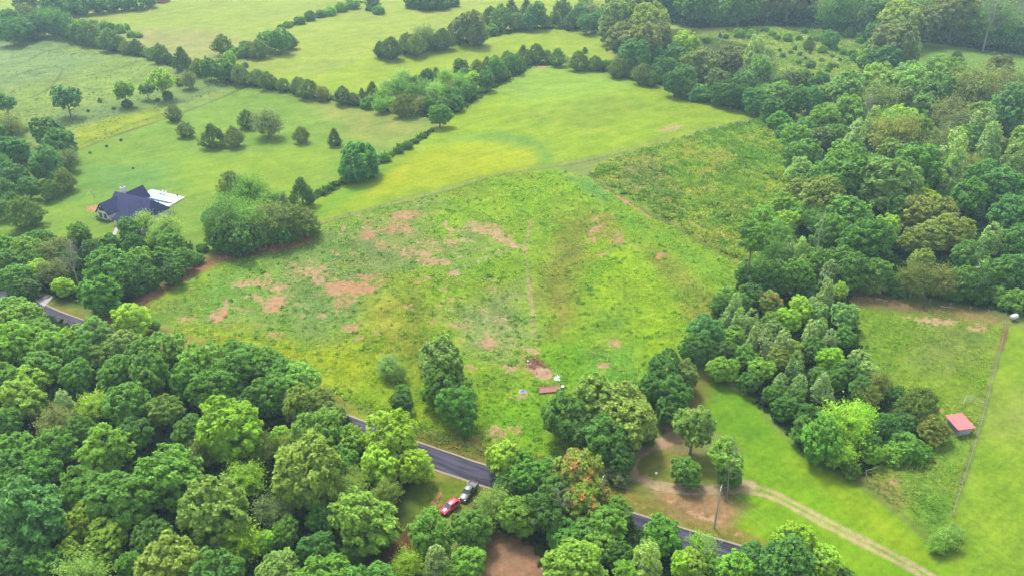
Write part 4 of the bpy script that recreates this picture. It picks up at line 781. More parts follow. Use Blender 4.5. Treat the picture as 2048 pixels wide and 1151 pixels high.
# ---- roadside wood, lower left
batch('in the roadside wood', '''41 795 92 b yl;128 803 54 p pl;185 812 64 f br;113 846 70 f gy;253 801 98 b md;425 784 86 b md;329 819 72 b ol;459 860 118 b br;637 868 98 b lt;561 873 48 b br;613 949 138 b ol;486 955 78 f br;431 1027 138 b ol;548 1018 76 f gy;336 949 132 b lt;212 904 98 b lt;103 897 88 b md;34 901 92 b md;14 935 72 b bl;86 942 76 b md;27 962 72 b md;62 1031 146 b bl;164 990 96 b md;244 1003 120 b md;168 1048 86 b yl;212 1082 76 b yl;308 1075 84 b dk;342 1132 140 b ol;479 1086 78 f br;524 1082 56 b br;637 1092 72 b dk;555 1136 96 b ol;20 1127 92 b bl;86 1123 82 b md;22 612 60 b lt;66 668 78 b lt;147 676 50 b br;41 690 82 b lt;192 671 70 b pl;253 690 72 b ol;329 697 84 b lt;288 711 76 b md;397 722 88 b lt;479 717 84 b md;531 724 78 b md;565 745 74 b md;103 697 70 b lt;20 680 66 b lt;86 729 76 b md;164 715 64 b md;212 714 62 b ol;233 750 76 b md;154 750 66 b md;58 757 72 b br;301 750 86 b md;377 757 88 b md;462 750 82 b md;599 760 82 b lt;640 800 62 b ol;540 790 80 b md;600 810 70 b ol;500 810 70 b dk;665 825 50 b ol;700 880 70 b lt;680 930 70 b md;705 965 60 f ol;590 890 60 f ol;660 990 60 f gy;570 1060 60 b md;640 1040 60 b dk;10 700 70 b lt;10 760 70 b md;10 850 70 b md;270 860 70 b dk;380 860 70 b md;160 860 60 b md;400 910 66 f co;520 900 60 f co;470 1120 60 b dk;410 1100 66 b dk;140 1110 60 b yl;260 1130 60 b md;700 1110 50 b dk''')
fill('in the roadside wood', [(-140,600),(40,590),(120,640),(240,690),(330,680),(600,750),(690,810),(740,880),(740,950),(700,1000),(690,1060),(780,1200),(-140,1200)], 8, 12, ['b','b','f'], ['md','lt','dk','ol','bl'], h=8, gap=.86, tries=1100, seed=5, keepoff=([(60,585),(110,580),(230,640),(235,695),(130,695),(60,655)], [(670,835),(730,845),(1000,950),(960,1050),(820,1060),(760,1150),(700,1150),(840,960)]))
HIDDEN = {(-346.4,559.1),(-345.2,572.9),(-326.9,522.4),(-321.6,566.7),(-314.9,499.2),(-313.9,555.7),(-250.3,627.6),(-240.6,630.9),(-160.0,217.4),(-151.1,201.6),(-150.0,239.2),(-141.4,230.0),(-139.0,177.2),(-137.6,241.0),(-134.9,221.9),(-127.8,169.8),(-124.4,203.1),(-120.2,217.4),(-111.7,222.7),(-103.3,229.1),(-100.5,110.6),(-87.4,91.2),(-77.4,249.6),(-63.0,297.1),(-31.8,132.3),(-11.6,112.1),(-2.9,113.3),(4.6,118.6),(7.0,101.3),(25.5,108.7),(31.7,110.1),(54.5,100.9),(83.4,608.7),(88.1,658.3),(92.9,634.6),(112.8,302.6),(112.9,644.1),(116.7,623.2),(121.0,295.0),(127.4,661.5),(131.4,599.3),(140.4,259.5),(146.3,632.3),(148.9,586.7),(149.1,364.4),(150.4,290.3),(157.3,366.3),(157.6,612.9),(158.6,210.3),(163.4,327.2),(169.1,231.2),(171.4,661.1),(177.1,641.9),(178.2,243.1),(180.1,341.7),(180.3,607.3),(183.5,411.1),(187.7,269.8),(192.2,664.5),(193.1,408.2),(194.4,627.5),(199.8,281.7),(204.2,294.1),(208.7,312.5),(209.1,654.9),(218.9,409.8),(221.2,632.4),(225.0,665.2),(229.5,611.9),(233.8,413.5),(234.6,400.5),(238.2,346.9),(238.9,637.0),(239.8,659.2),(242.4,423.6),(242.4,592.2),(245.2,619.2),(249.7,416.9),(251.4,373.6),(254.6,394.2),(257.6,632.6),(259.7,575.6),(265.0,535.2),(266.0,403.8),(268.2,600.3),(269.2,621.2),(272.6,656.8),(285.2,626.9),(285.9,584.8),(298.4,648.7),(301.3,530.7),(302.4,620.5),(305.4,668.3),(307.0,593.4),(321.6,575.5),(323.1,607.9),(324.3,508.5),(328.7,630.7),(331.2,538.3),(338.0,558.0),(338.9,652.3),(339.2,575.3),(344.3,603.5),(350.1,624.9),(358.0,584.0),(360.2,565.8),(369.9,607.2),(375.0,667.7),(385.1,638.9),(393.3,612.1),(397.9,660.3),(406.5,638.5)}      # standing wholly behind other crowns: left out
for T in list(TREES):
    if (round(T['x'], 1), round(T['y'], 1)) in HIDDEN:
        TREES.remove(T)
        for ch in list(T['o'].children): bpy.data.objects.remove(ch)
        bpy.data.objects.remove(T['o'])
# ------------------------------------------------------------------ weeds and tussocks (nobody could count them)
def weed_material():
    m, nt, b = mat_new('weed_leaves'); L = nt.links.new
    a = N(nt, 'ShaderNodeAttribute', attribute_name='col'); L(a.outputs['Color'], b.inputs['Base Color'])
    b.inputs['Roughness'].default_value = .8; b.inputs['Specular IOR Level'].default_value = .04
    tr = N(nt, 'ShaderNodeBsdfTranslucent'); ms = N(nt, 'ShaderNodeMixShader'); ms.inputs[0].default_value = .5
    L(a.outputs['Color'], tr.inputs['Color']); out = nt.nodes['Material Output']
    L(b.outputs[0], ms.inputs[1]); L(tr.outputs[0], ms.inputs[2]); L(ms.outputs[0], out.inputs['Surface']); return m
M_WEED = weed_material()
def weeds(name, label, poly, count, smin, smax, seed, patch, tints, holes=(), thin=.35, nleaf=6, bright=2.85):
    rg = np.random.RandomState(seed); P = np.array(wpoly(poly)); n = count*4
    x = rg.uniform(P[:,0].min(), P[:,0].max(), n); y = rg.uniform(P[:,1].min(), P[:,1].max(), n)
    k = poly_sd(P, x, y) < 0
    dens = fbm(x, y, patch, 3, seed)*1.0 + .35*(fbm(x, y, patch*.22, 2, seed+1)-.5)
    k &= (dens > .5 + .06*rg.normal(size=n)) | (rg.rand(n) < thin)
    x, y = x[k], y[k]
    col, rough, soil, _ = cover(x, y); keep = rg.rand(len(x)) > soil*1.3; x, y, col = x[keep][:count], y[keep][:count], col[keep][:count]
    n = len(x); z = terrain(x, y); s = rg.uniform(smin, smax, n)*(0.7 + .9*fbm(x, y, 6, 2, seed+4))
    ti = fbm(x, y, 9, 3, seed+7) + rg.normal(0, .09, n); tc = col.copy()
    for lo, hi, c, w in tints:
        q = (ti >= lo) & (ti < hi); tc[q] = tc[q]*(1-w) + (lin(c)/KALB)*w
    tc *= rg.uniform(.85, 1.25, (n,1))*bright
    m = nleaf; X = np.repeat(np.stack([x, y, z], 1), m, 0); S = np.repeat(s, m); nn = n*m
    d = rg.normal(size=(nn,3)); d[:,2] = np.abs(d[:,2])*.45 + .18; d = unit(d)
    side = unit(np.cross(d, np.array([0,0,1.]) + rg.normal(0, .45, (nn,3)))); S = S[:,None]
    base = X + rg.normal(0, .35, (nn,3))*S*np.array([1,1,0])
    tip = base + d*S*rg.uniform(.7,1.2,(nn,1)); mid = base + d*S*.55; wd = .24*S
    V = np.stack([base - np.array([0,0,.05]), mid + side*wd, tip, mid - side*wd], 1).reshape(-1, 3)
    Cc = np.repeat(np.repeat(tc, m, 0)*rg.uniform(.85, 1.2, (nn,1)), 4, 0)
    me = mesh_np(name, V, np.arange(nn*4).reshape(nn, 4), M_WEED, False, {'col': ('FLOAT_COLOR', np.hstack([Cc, np.ones((nn*4,1))]))})
    tag(link(bpy.data.objects.new(name, me)), label, kind='stuff')
G_T = [(0,.34,(120,176,46),.6),(.34,.44,(150,196,56),.5),(.54,.64,(188,212,56),.55),(.66,1,(184,176,88),.5)]
weeds('weeds', 'tussocky weeds and tall grass over the bare soil plot', [(640,449),(760,418),(900,382),(1010,349),(1115,340),(1180,356),(1460,518),(1500,560),(1485,640),(1395,720),(1310,800),(1200,890),(1060,922),(940,885),(700,795),(560,733),(330,648),(235,636),(330,578),(430,528),(600,490)], 19000, .26, .56, 21, 11, G_T)
weeds('weed_tussocks', 'darker green tussocks dotted over the rough plot', [(640,449),(900,382),(1115,340),(1180,356),(1460,518),(1485,640),(1310,800),(1200,890),(1060,922),(940,885),(700,795),(560,733),(330,648),(330,578),(430,528),(600,490)], 800, .45, .8, 29, 20, [(0,1,(112,176,50),.75)], thin=.3, nleaf=12, bright=2.0)
weeds('weed_tussocks', 'darker green clumps dotted over the tall weed field', [(1180,348),(1220,318),(1390,268),(1515,238),(1600,262),(1600,440),(1530,540),(1462,512)], 1500, .7, 1.5, 30, 14, [(0,1,(118,178,54),.75)], thin=.2, nleaf=12, bright=2.0)
weeds('tall_weeds', 'thick tall weeds in the unmown field below the wood', [(1180,348),(1220,318),(1390,268),(1515,238),(1600,262),(1600,440),(1530,540),(1495,540),(1462,512)], 13000, .35, .85, 22, 12, [(0,.38,(128,178,56),.7),(.38,.48,(150,190,66),.5),(.58,.66,(186,196,72),.5),(.66,1,(186,172,96),.5)], thin=.5)
weeds('pasture_weeds', 'scattered weeds in the fenced pasture', [(1695,585),(1860,612),(2005,640),(2010,655),(1982,740),(1962,830),(1942,900),(1903,1025),(1880,1085),(1725,965),(1782,870),(1745,770)], 5000, .2, .5, 23, 12, [(0,.42,(110,160,48),.8),(.6,1,(180,190,80),.5)], thin=.12)
weeds('scrub_weeds', 'rough weeds in the scrub clearing', [(1400,75),(1480,55),(1700,60),(1750,85),(1730,140),(1650,180),(1560,150)], 3500, .6, 1.3, 24, 16, [(0,.42,(104,150,56),.8),(.6,1,(184,194,92),.5)], thin=.2)
weeds('verge_weeds', 'weeds along the road verge', [(660,775),(830,840),(1000,895),(1190,935),(1280,960),(1240,985),(980,915),(820,868),(690,800)], 3500, .3, .7, 25, 7, [(0,.45,(112,150,44),.7),(.58,1,(160,150,72),.6)], thin=.4)
weeds('meadow_weeds', 'rank weeds in the trailed meadow', [(-60,80),(85,66),(300,112),(480,172),(330,232),(150,300),(60,320),(-60,290)], 3000, .3, .55, 26, 18, [(0,.42,(130,170,80),.8),(.6,1,(176,198,96),.5)], thin=.12, bright=1.6)

G_U = [(0,.42,(64,112,40),.9),(.42,.55,(88,138,48),.9),(.55,.66,(104,150,52),.9),(.66,1,(78,122,56),.9)]
weeds('undergrowth', 'green undergrowth on the floor of the roadside wood', [(-200,600),(60,620),(150,670),(330,705),(600,785),(690,850),(760,905),(740,950),(690,990),(680,1080),(740,1200),(-200,1200)], 6000, 1.0, 2.2, 31, 9, G_U, thin=.8, nleaf=9, bright=1.3)
weeds('undergrowth', 'green undergrowth on the floor of the tall wood', [(1600,290),(1700,190),(2200,150),(2200,640),(2010,618),(1690,566),(1610,520),(1570,430)], 7000, 1.0, 2.4, 32, 9, G_U, thin=.8, nleaf=8, bright=1.2)
weeds('undergrowth', 'green undergrowth on the floor of the poplar grove', [(1440,600),(1520,550),(1600,540),(1690,590),(1735,760),(1785,850),(1725,945),(1620,905),(1510,790),(1440,735),(1400,700)], 3500, .8, 1.8, 33, 7, G_U, thin=.9, nleaf=9, bright=1.3)
weeds('undergrowth', 'green undergrowth along the foot of the dark top wood', [(1215,30),(1330,44),(1400,56),(1560,50),(1690,64),(1760,70),(1840,84),(1930,94),(2048,110),(2200,120),(2200,60),(1215,-10)], 6000, 1.5, 3.4, 36, 16, [(0,.5,(60,104,50),.9),(.5,1,(78,124,58),.9)], thin=.9, nleaf=8, bright=1.2)
weeds('undergrowth', 'green undergrowth below the house wood', [(-60,500),(60,480),(380,490),(390,520),(300,570),(230,615),(100,585),(-60,580)], 2500, .8, 1.8, 34, 7, G_U, thin=.9, nleaf=8, bright=1.3)
weeds('undergrowth', 'green undergrowth below the roadside trees by the cars', [(960,1010),(1130,985),(1230,1050),(1420,1130),(1500,1180),(1130,1200),(1090,1110),(1020,1060)], 1800, .7, 1.6, 35, 7, G_U, thin=.9, nleaf=8, bright=1.3)
def strip(path, w):
    P = [np.array(at(*p).xy) for p in path]; A, B = [], []
    for i, p in enumerate(P):
        d = P[min(i+1, len(P)-1)] - P[max(i-1, 0)]; n = np.array([-d[1], d[0]])/np.linalg.norm(d)*w
        A.append(('w', *(p+n))); B.append(('w', *(p-n)))
    return A + B[::-1]
for k, (lb, path, w, cnt) in enumerate([
  ('bushy undergrowth joining the meadow hedgerow', [(90,60),(150,76),(220,98),(300,116),(370,137),(430,150),(480,163)], 3.2, 2600),
  ('bushy undergrowth joining the hedgerow above the lawn', [(500,166),(570,180),(620,190),(690,202),(730,210)], 2.4, 1300),
  ('bushy undergrowth along the young thicket', [(735,212),(800,222),(880,236),(915,215),(980,175),(1060,130),(1120,128)], 3.0, 1800),
  ('bushy undergrowth joining the far hedgerow', [(760,112),(840,102),(900,90),(980,72),(1060,56),(1140,58),(1210,58)], 3.4, 1800),
  ('bushy undergrowth under the top hay field hedgerow', [(1145,132),(1200,140),(1260,152),(1330,168),(1400,196),(1510,225)], 2.6, 1500),
  ('bushy undergrowth in the low fence line', [(866,262),(800,300),(760,322),(690,362),(640,392)], 1.3, 900),
  ('bushy strip high on the pasture', [(560,56),(620,38),(680,18),(720,5)], 3.0, 800)]):
    weeds('hedge_undergrowth', lb, strip(path, w), cnt, .8, 1.9, 41+k, 8, G_U, thin=.9, nleaf=7, bright=1.35)

# ------------------------------------------------------------------ materials of made things
M_WHITE = simple('white_siding', (.46,.46,.46), .6, var=.04)
M_ROOF = simple('charcoal_shingles', (.020,.023,.068), .7, var=.22, scale=2.5, spec=.15, bump=.3)
M_GLASS = simple('dark_glass', (.015,.018,.025), .08, var=.05, spec=.8)
M_DARK = simple('dark_trim', (.03,.03,.035), .6)
M_DECK = simple('white_pool_deck', (.31,.30,.295), .7, var=.06, scale=1)
M_WATER = simple('pool_water', (.14,.28,.34), .08, var=.06, spec=.6)
M_WOOD = simple('weathered_wood', (.24,.20,.16), .85, var=.3, scale=5)
M_POLEW = simple('grey_pole_wood', (.27,.23,.21), .9, var=.25, scale=5)
M_REDP = simple('red_paint', (.42,.008,.04), .28, var=.03, coat=.35)
M_GREEN = simple('grey_green_paint', (.040,.055,.042), .4, var=.35, scale=1.6, coat=.25)
M_TYRE = simple('tyre_rubber', (.018,.018,.018), .85)
M_RIM = simple('alloy_rim', (.45,.45,.46), .35, metal=.8)
M_LAMP = simple('lamp_lens', (.6,.6,.58), .15)
M_TAIL = simple('tail_lens', (.3,.01,.01), .2)
M_REDROOF = simple('red_sheet_roof', (.34,.05,.055), .6, var=.08, scale=1)
M_GREYW = simple('grey_boards', (.24,.23,.25), .85, var=.25, scale=4)
M_GALV = simple('galvanised_pipe', (.22,.23,.25), .45, metal=.5)
M_WIRE = simple('fence_wire', (.16,.15,.15), .6)
M_RUST = simple('reddish_brown_wood', (.16,.055,.05), .85, var=.35, scale=4)
M_BLUE = simple('blue_plastic', (.02,.03,.22), .4)
M_WPL = simple('white_plastic', (.36,.36,.38), .5, var=.05)
M_MULCH = simple('dark_mulch', (.035,.03,.035), .9, var=.3, scale=5)
M_PORCHRED = simple('red_cushion', (.28,.05,.04), .8)

# ------------------------------------------------------------------ the white house
Oh, Eh = at(230.4, 383.4, 7.2), at(306.6, 399.9, 7.2)
uh = (Eh - Oh); LH = Vector((uh.x, uh.y)).length; ang = math.atan2(uh.y, uh.x)
zh = max(gz(Oh.x, Oh.y), gz((Oh.x+Eh.x)/2, (Oh.y+Eh.y)/2)) + .1
house = empty('house', (Oh.x, Oh.y, zh), ang)
tag(house, 'white farmhouse with charcoal gabled roofs beside a pool deck', 'house')
def gable_roof(x0, x1, y0, y1, ze, zr, axis, over=.45, th=.22, hip=None):
    """two slabs; the ridge runs along axis"""
    b = MB()
    if axis == 'x':
        ym = (y0+y1)/2; k = (zr-ze)/((y1-y0)/2)
        for s in (-1, 1):
            ye = ym + s*((y1-y0)/2+over); zz = ze - k*over
            xr0, xr1 = x0-over, x1+over
            top = [(xr0,ym,zr),(xr1,ym,zr),(xr1,ye,zz),(xr0,ye,zz)]
            V = top + [(p[0],p[1],p[2]-th) for p in top]
            b.add(V, [(0,1,2,3) if s < 0 else (3,2,1,0), (7,6,5,4) if s < 0 else (4,5,6,7), (0,4,5,1),(1,5,6,2),(2,6,7,3),(3,7,4,0)])
    else:
        xm = (x0+x1)/2; k = (zr-ze)/((x1-x0)/2)
        for s in (-1, 1):
            xe = xm + s*((x1-x0)/2+over); zz = ze - k*over
            yf = y0-over
            top = [(xm,yf + (hip or 0),zr),(xm,y1,zr),(xe,y1,zz),(xe,yf,zz)]
            V = top + [(p[0],p[1],p[2]-th) for p in top]
            b.add(V, [(0,1,2,3) if s > 0 else (3,2,1,0), (7,6,5,4) if s > 0 else (4,5,6,7), (0,4,5,1),(1,5,6,2),(2,6,7,3),(3,7,4,0)])
        if hip:
            V = [(xm,yf+hip,zr),(xm-(x1-x0)/2-over,yf,ze-k*over),(xm+(x1-x0)/2+over,yf,ze-k*over)]
            V += [(p[0],p[1],p[2]-th) for p in V]; b.add(V, [(0,1,2),(5,4,3),(1,4,5,2),(0,3,4,1),(0,2,5,3)])
    return b
def walls(x0, x1, y0, y1, ze, zr, axis):
    b = MB(); b.box(x0, x1, y0, y1, -1.2, ze)
    if axis == 'x':
        ym = (y0+y1)/2
        for x in ((x0, x0+.25), (x1-.25, x1)):
            b.add([(x[0],y0,ze),(x[1],y0,ze),(x[0],y1,ze),(x[1],y1,ze),(x[0],ym,zr-.15),(x[1],ym,zr-.15)], [(0,4,2),(1,3,5),(0,1,5,4),(2,4,5,3)])
    elif axis == 'y':
        xm = (x0+x1)/2
        b.add([(x0,y0,ze),(x0,y0+.25,ze),(x1,y0,ze),(x1,y0+.25,ze),(xm,y0,zr-.15),(xm,y0+.25,zr-.15)], [(0,2,4),(1,5,3),(0,4,5,1),(2,3,5,4)])
    return b
ZE = 3.0
w_ = walls(.3, LH+1.0, -4.6, 4.6, ZE, 7.2, 'n')
w_.add([(.3,-4.6,ZE),(.55,-4.6,ZE),(.3,4.6,ZE),(.55,4.6,ZE),(.3,0,7.05),(.55,0,7.05)], [(0,4,2),(1,3,5),(0,1,5,4),(2,4,5,3)]); w_.build('wall', M_WHITE, house)
walls(-.8, 4.6, -8.6, -4.55, ZE-.02, 6.1, 'y').build('wall', M_WHITE, house)
walls(8.9, 17.2, -10.2, -4.57, ZE-.01, 6.8, 'n').build('wall', M_WHITE, house)
walls(3.2, 7.6, 4.65, 7.6, ZE-.03, 6.9, 'n').build('wall', M_WHITE, house)
ye, ze_, x0_, xr_, xe_ = 5.05, 2.62, -.15, LH-1.2, LH+1.5
V = [(x0_,0,7.25),(xr_,0,7.25),(xe_,-ye,ze_),(x0_,-ye,ze_),(xe_,ye,ze_),(x0_,ye,ze_)]; V += [(a, b_, c_-.22) for a, b_, c_ in V]
rf = MB().add(V, [(3,2,1,0),(0,1,4,5),(1,2,4),(6,7,8,9),(11,10,7,6),(10,8,7),(3,9,8,2),(2,8,10,4),(4,10,11,5),(0,6,9,3),(5,11,6,0)]).build('roof', M_ROOF, house)
gable_roof(-.8, 4.6, -8.6, -1.5, ZE+.1, 6.3, 'y').build('roof', M_ROOF, house)
gable_roof(8.9, 17.2, -10.2, -.4, ZE+.05, 6.95, 'y', hip=4.2).build('roof', M_ROOF, house)
b = gable_roof(3.2, 7.6, .6, 7.7, 4.4, 7.75, 'y'); b.build('roof', M_ROOF, house)
b = MB(); b.add([(8.2,4.8,4.3),(LH+.8,4.8,4.3),(LH+.8,7.2,3.4),(8.2,7.2,3.4),(8.2,4.8,4.1),(LH+.8,4.8,4.1),(LH+.8,7.2,3.2),(8.2,7.2,3.2)], [(0,1,2,3),(7,6,5,4),(0,4,5,1),(1,5,6,2),(2,6,7,3),(3,7,4,0)])
b.build('porch_roof', M_ROOF, house)
for x in (8.5, 12.2, LH+.5):
    MB().box(x-.12, x+.12, 6.9, 7.12, -.5, 3.25).build('porch_post', M_WHITE, house)
ch = MB().box(1.6, 3.0, .9, 2.2, 4.5, 8.7).build('chimney', M_WHITE, rf)
MB().box(1.95, 2.65, 1.2, 1.9, 8.7, 9.0).build('chimney_cap', M_DARK, rf)
MB().box(.75, 3.05, -8.72, -8.62, 3.55, 4.85).build('gable_panel', M_DARK, house)
def window(x0, x1, z0, z1, y, shutters=True):
    f = MB().box(x0-.08, x1+.08, y-.07, y-.02, z0-.08, z1+.08).build('window', M_DARK, house)
    MB().box(x0, x1, y-.1, y-.075, z0, z1).build('pane', M_GLASS, f)
    MB().box((x0+x1)/2-.03, (x0+x1)/2+.03, y-.12, y-.105, z0, z1).build('mullion', M_WHITE, f)
    MB().box(x0, x1, y-.14, y-.125, (z0+z1)/2-.03, (z0+z1)/2+.03).build('glazing_bar', M_WHITE, f)
window(.2, 1.3, .9, 2.5, -8.6); window(2.4, 3.5, .9, 2.5, -8.6); window(10.2, 11.6, .9, 2.3, -10.2); window(14.2, 15.6, .9, 2.3, -10.2)
window(7.6, 8.6, .8, 2.4, -4.6)
d = MB().box(5.3, 6.5, -4.72, -4.63, 0, 2.3).build('door', M_DARK, house); MB().box(6.25, 6.33, -4.78, -4.73, 1.0, 1.15).build('handle', M_GALV, d)
MB().box(4.7, 8.8, -6.9, -4.6, -.6, .12).build('porch_floor', M_CONC, house)
def frame_pt(x, y, z=0):
    c, s = math.cos(ang), math.sin(ang); return Vector((Oh.x + x*c - y*s, Oh.y + x*s + y*c, zh + z))
for i, x in enumerate((7.0, 8.0)):
    p = frame_pt(x, -6.2, .12); t = empty('porch_chair', p, ang)
    tag(t, ('red porch chair beside the front door of the white house', 'red porch chair nearer the garage wing of the white house')[i], 'chair', 'red chairs on the house porch')
    MB().box(-.28,.28,-.28,.28,.38,.46).build('seat', M_PORCHRED, t); MB().box(-.28,.28,.2,.28,.46,1.05).build('backrest', M_PORCHRED, t)
    for sx in (-.24,.24):
        for sy in (-.24,.24): MB().box(sx-.03,sx+.03,sy-.03,sy+.03,0,.38).build('leg', M_PORCHRED, t)
# mulch bed and shrubs in front of the left wing
bed = MB()
pts = [(-2.6,-9.6),(1.5,-10.4),(5.2,-9.8),(6.4,-7.6),(5.0,-7.0),(4.8,-8.6),(-.9,-8.7),(-1.2,-6.5),(-2.4,-7.0)]
V = [tuple(frame_pt(x, y, .12)) for x, y in pts]; V += [(v[0], v[1], v[2]-1.2) for v in V]; n = len(pts)
bed.add(V, [tuple(range(n))] + [(i, i+n, (i+1)%n+n, (i+1)%n) for i in range(n)])
tag(bed.build('mulch_bed', M_MULCH), 'dark mulch bed along the front of the white house', kind='structure')
for (x, y, w, c, lb) in ((-.2,-9.3,1.3,'br','small round shrub at the outer end of the dark mulch bed'), (1.6,-9.6,1.1,'lt','small light shrub in the middle of the dark mulch bed'), (-1.9,-8.2,1.0,'dk','dark small shrub at the house corner in the mulch bed'), (4.4,-9.2,1.2,'md','small green shrub nearest the porch in the mulch bed')):
    p = frame_pt(x, y); put(p.x, p.y, w, 's', c, 'in the mulch bed', lb)
# pool deck
dk = [at(303.5,380.5,0), at(370,396.3,0), at(309,429.8,0)]
zd = max(p.z for p in dk) + .12
A_, B_, C_ = [Vector((p.x, p.y, zd)) for p in dk]; D_ = A_ + (C_ - B_)
def deckpt(s, t, z=0): return Vector((0,0,z)) + A_ + (B_ - A_)*s + (D_ - A_)*t
m = MB(); V = []; F = []
ring = [(0,0),(1,0),(1,1),(0,1)]; hole = [(.16,.10),(.86,.10),(.86,.62),(.16,.62)]
V = [tuple(deckpt(*p)) for p in ring] + [tuple(deckpt(*p)) for p in hole] + [tuple(deckpt(*p, -1.4)) for p in ring] + [tuple(deckpt(*p, -1.0)) for p in hole]
for i in range(4):
    j = (i+1) % 4
    F += [(i,j,4+j,4+i)[::-1], (8+i,8+j,j,i)[::-1], (4+i,4+j,12+j,12+i)[::-1]]
m.add(V, F); o = m.build('pool_deck', M_DECK); tag(o, 'white concrete pool deck behind the farmhouse', kind='structure')
m = MB().add([tuple(deckpt(s, t, -.18)) for s, t in ((.15,.09),(.87,.09),(.87,.63),(.15,.63))], [(3,2,1,0)])
tag(m.build('pool_water', M_WATER), 'pale blue swimming pool water in the white deck', kind='structure')
def simple_chair(p, rz, mat, name, label, group):
    t = empty(name, p, rz); tag(t, label, 'chair', group)
    MB().box(-.26,.26,-.26,.26,.36,.44).build('seat', mat, t); MB().box(-.26,.26,.2,.26,.44,.95).build('backrest', mat, t)
    for sx in (-.22,.22):
        for sy in (-.22,.22): MB().box(sx-.025,sx+.025,sy-.025,sy+.025,0,.36).build('leg', mat, t)
c = deckpt(.62,.80); t = empty('patio_table', c, .3); tag(t, 'dark round patio table on the white pool deck', 'table')
MB().lathe([(.6,.68),(.62,.72)], 16).build('tabletop', M_DARK, t); MB().lathe([(.3,0),(.06,.06),(.05,.68)], 10).build('pedestal', M_DARK, t)
for k, w in enumerate(('beside the pool side', 'facing the lawn side', 'beside the house side')):
    a = k*2.1 + .5; simple_chair(c + Vector((math.cos(a), math.sin(a), 0))*1.15, a - math.pi/2, M_DARK, 'patio_chair', f'dark patio chair at the round table, {w}', 'patio chairs on the pool deck')
c = deckpt(.95,.16); t = empty('closed_umbrella', c, 0); tag(t, 'closed dark umbrella standing at the pool deck corner', 'umbrella')
MB().lathe([(.35,0),(.35,.08),(.05,.1)], 12).build('base', M_DARK, t); MB().lathe([(.035,.08),(.035,2.6)], 8).build('pole', M_GALV, t); MB().lathe([(.1,.95),(.24,1.1),(.16,1.9),(.05,2.55)], 10).build('canopy', M_DARK, t)
for k, s in enumerate((.36,.46)):
    c = deckpt(s,.045); t = empty('lounge_chair', c, ang + .2*k); tag(t, ('white lounge chair by the far pool edge, nearer the house', 'white lounge chair by the far pool edge, farther from the house')[k], 'lounger', 'white loungers by the pool')
    MB().box(-.3,.3,-.9,.3,.28,.36).build('seat', M_WPL, t); b = MB().add([(-.3,.3,.28),(.3,.3,.28),(.3,.85,.8),(-.3,.85,.8),(-.3,.3,.36),(.3,.3,.36),(.3,.8,.88),(-.3,.8,.88)], [(0,3,2,1),(4,5,6,7),(0,1,5,4),(1,2,6,5),(2,3,7,6),(3,0,4,7)]); b.build('backrest', M_WPL, t)
    for sx in (-.26,.26):
        for sy in (-.8,.2): MB().box(sx-.03,sx+.03,sy-.03,sy+.03,0,.28).build('leg', M_WPL, t)

# red roofed barn just cut by the top of the picture
p = at(318, 4); t = empty('barn', p, -.2); tag(t, 'red roofed barn at the far edge of the upper pasture', 'barn')
MB().box(-7,7,-4.5,4.5,-1,3.6).build('wall', simple('barn_boards', (.20,.08,.07), .85, var=.2), t)
b = MB()
for s in (-1, 1):
    top = [(-7.5,0,6.2),(7.5,0,6.2),(7.5,s*5,3.3),(-7.5,s*5,3.3)]; b.add(top + [(q[0],q[1],q[2]-.2) for q in top], [(0,1,2,3) if s < 0 else (3,2,1,0), (7,6,5,4) if s < 0 else (4,5,6,7), (0,4,5,1),(1,5,6,2),(2,6,7,3),(3,7,4,0)])
b.build('roof', simple('barn_roof', (.34,.06,.08), .6, var=.1), t)
MB().box(-1.6,1.6,-4.62,-4.52,0,3.0).build('door', M_DARK, t)

# ------------------------------------------------------------------ red roofed shed and its pen
q = [at(1891.5,830,2.5), at(1927,824.5,2.5), at(1950,854,2.15), at(1914.5,860,2.15)]
c = (q[0]+q[1]+q[2]+q[3])/4; ux = (q[1]-q[0]+q[2]-q[3]); ax = math.atan2(ux.y, ux.x)
Wd = ((q[1]-q[0]).length + (q[2]-q[3]).length)/2; Dp = ((q[2]-q[1]).length + (q[3]-q[0]).length)/2
shed = empty('shed', (c.x, c.y, gz(c.x, c.y)), ax); tag(shed, 'small grey shed under a faded red metal roof in the pasture', 'shed')
b = MB(); nr = 12; hw, hd = Wd/2, Dp/2
rows = []
for i in range(nr*3+1):
    x = -hw + Wd*i/(nr*3); up = .05 if i % 3 == 1 else 0; rows.append((x, up))
V = [(x, s*hd, (2.5 if s > 0 else 2.12)+up) for x, up in rows for s in (-1, 1)] + [(x, s*hd, (2.5 if s > 0 else 2.12)-.06) for x, up in rows for s in (-1, 1)]
n2 = len(rows)*2; F = []
for i in range(len(rows)-1):
    a = 2*i; F += [(a, a+2, a+3, a+1), (n2+a+1, n2+a+3, n2+a+2, n2+a), (a, n2+a, n2+a+2, a+2), (a+1, a+3, n2+a+3, n2+a+1)]
F += [(0,1,n2+1,n2), (n2-2, 2*n2-2, 2*n2-1, n2-1)]
b.add(V, F); b.build('roof', M_REDROOF, shed)
for k in range(8):
    x0 = -hw*.62 + k*.36
    MB().box(x0, x0+.34, -hd+.35, -hd+.42, -.3 - .05*(k%3), 1.98).build('plank', M_GREYW, shed)
MB().box(-hw*.62-.1, -hw*.62, -hd+.5, hd-.3, -.3, 2.1).build('side_wall', M_GREYW, shed); MB().box(hw*.7, hw*.7+.1, -hd+.5, hd-.3, -.3, 2.1).build('side_wall', M_GREYW, shed)
MB().box(-hw*.62, hw*.7, hd-.4, hd-.3, -.3, 2.35).build('back_wall', M_GREYW, shed)
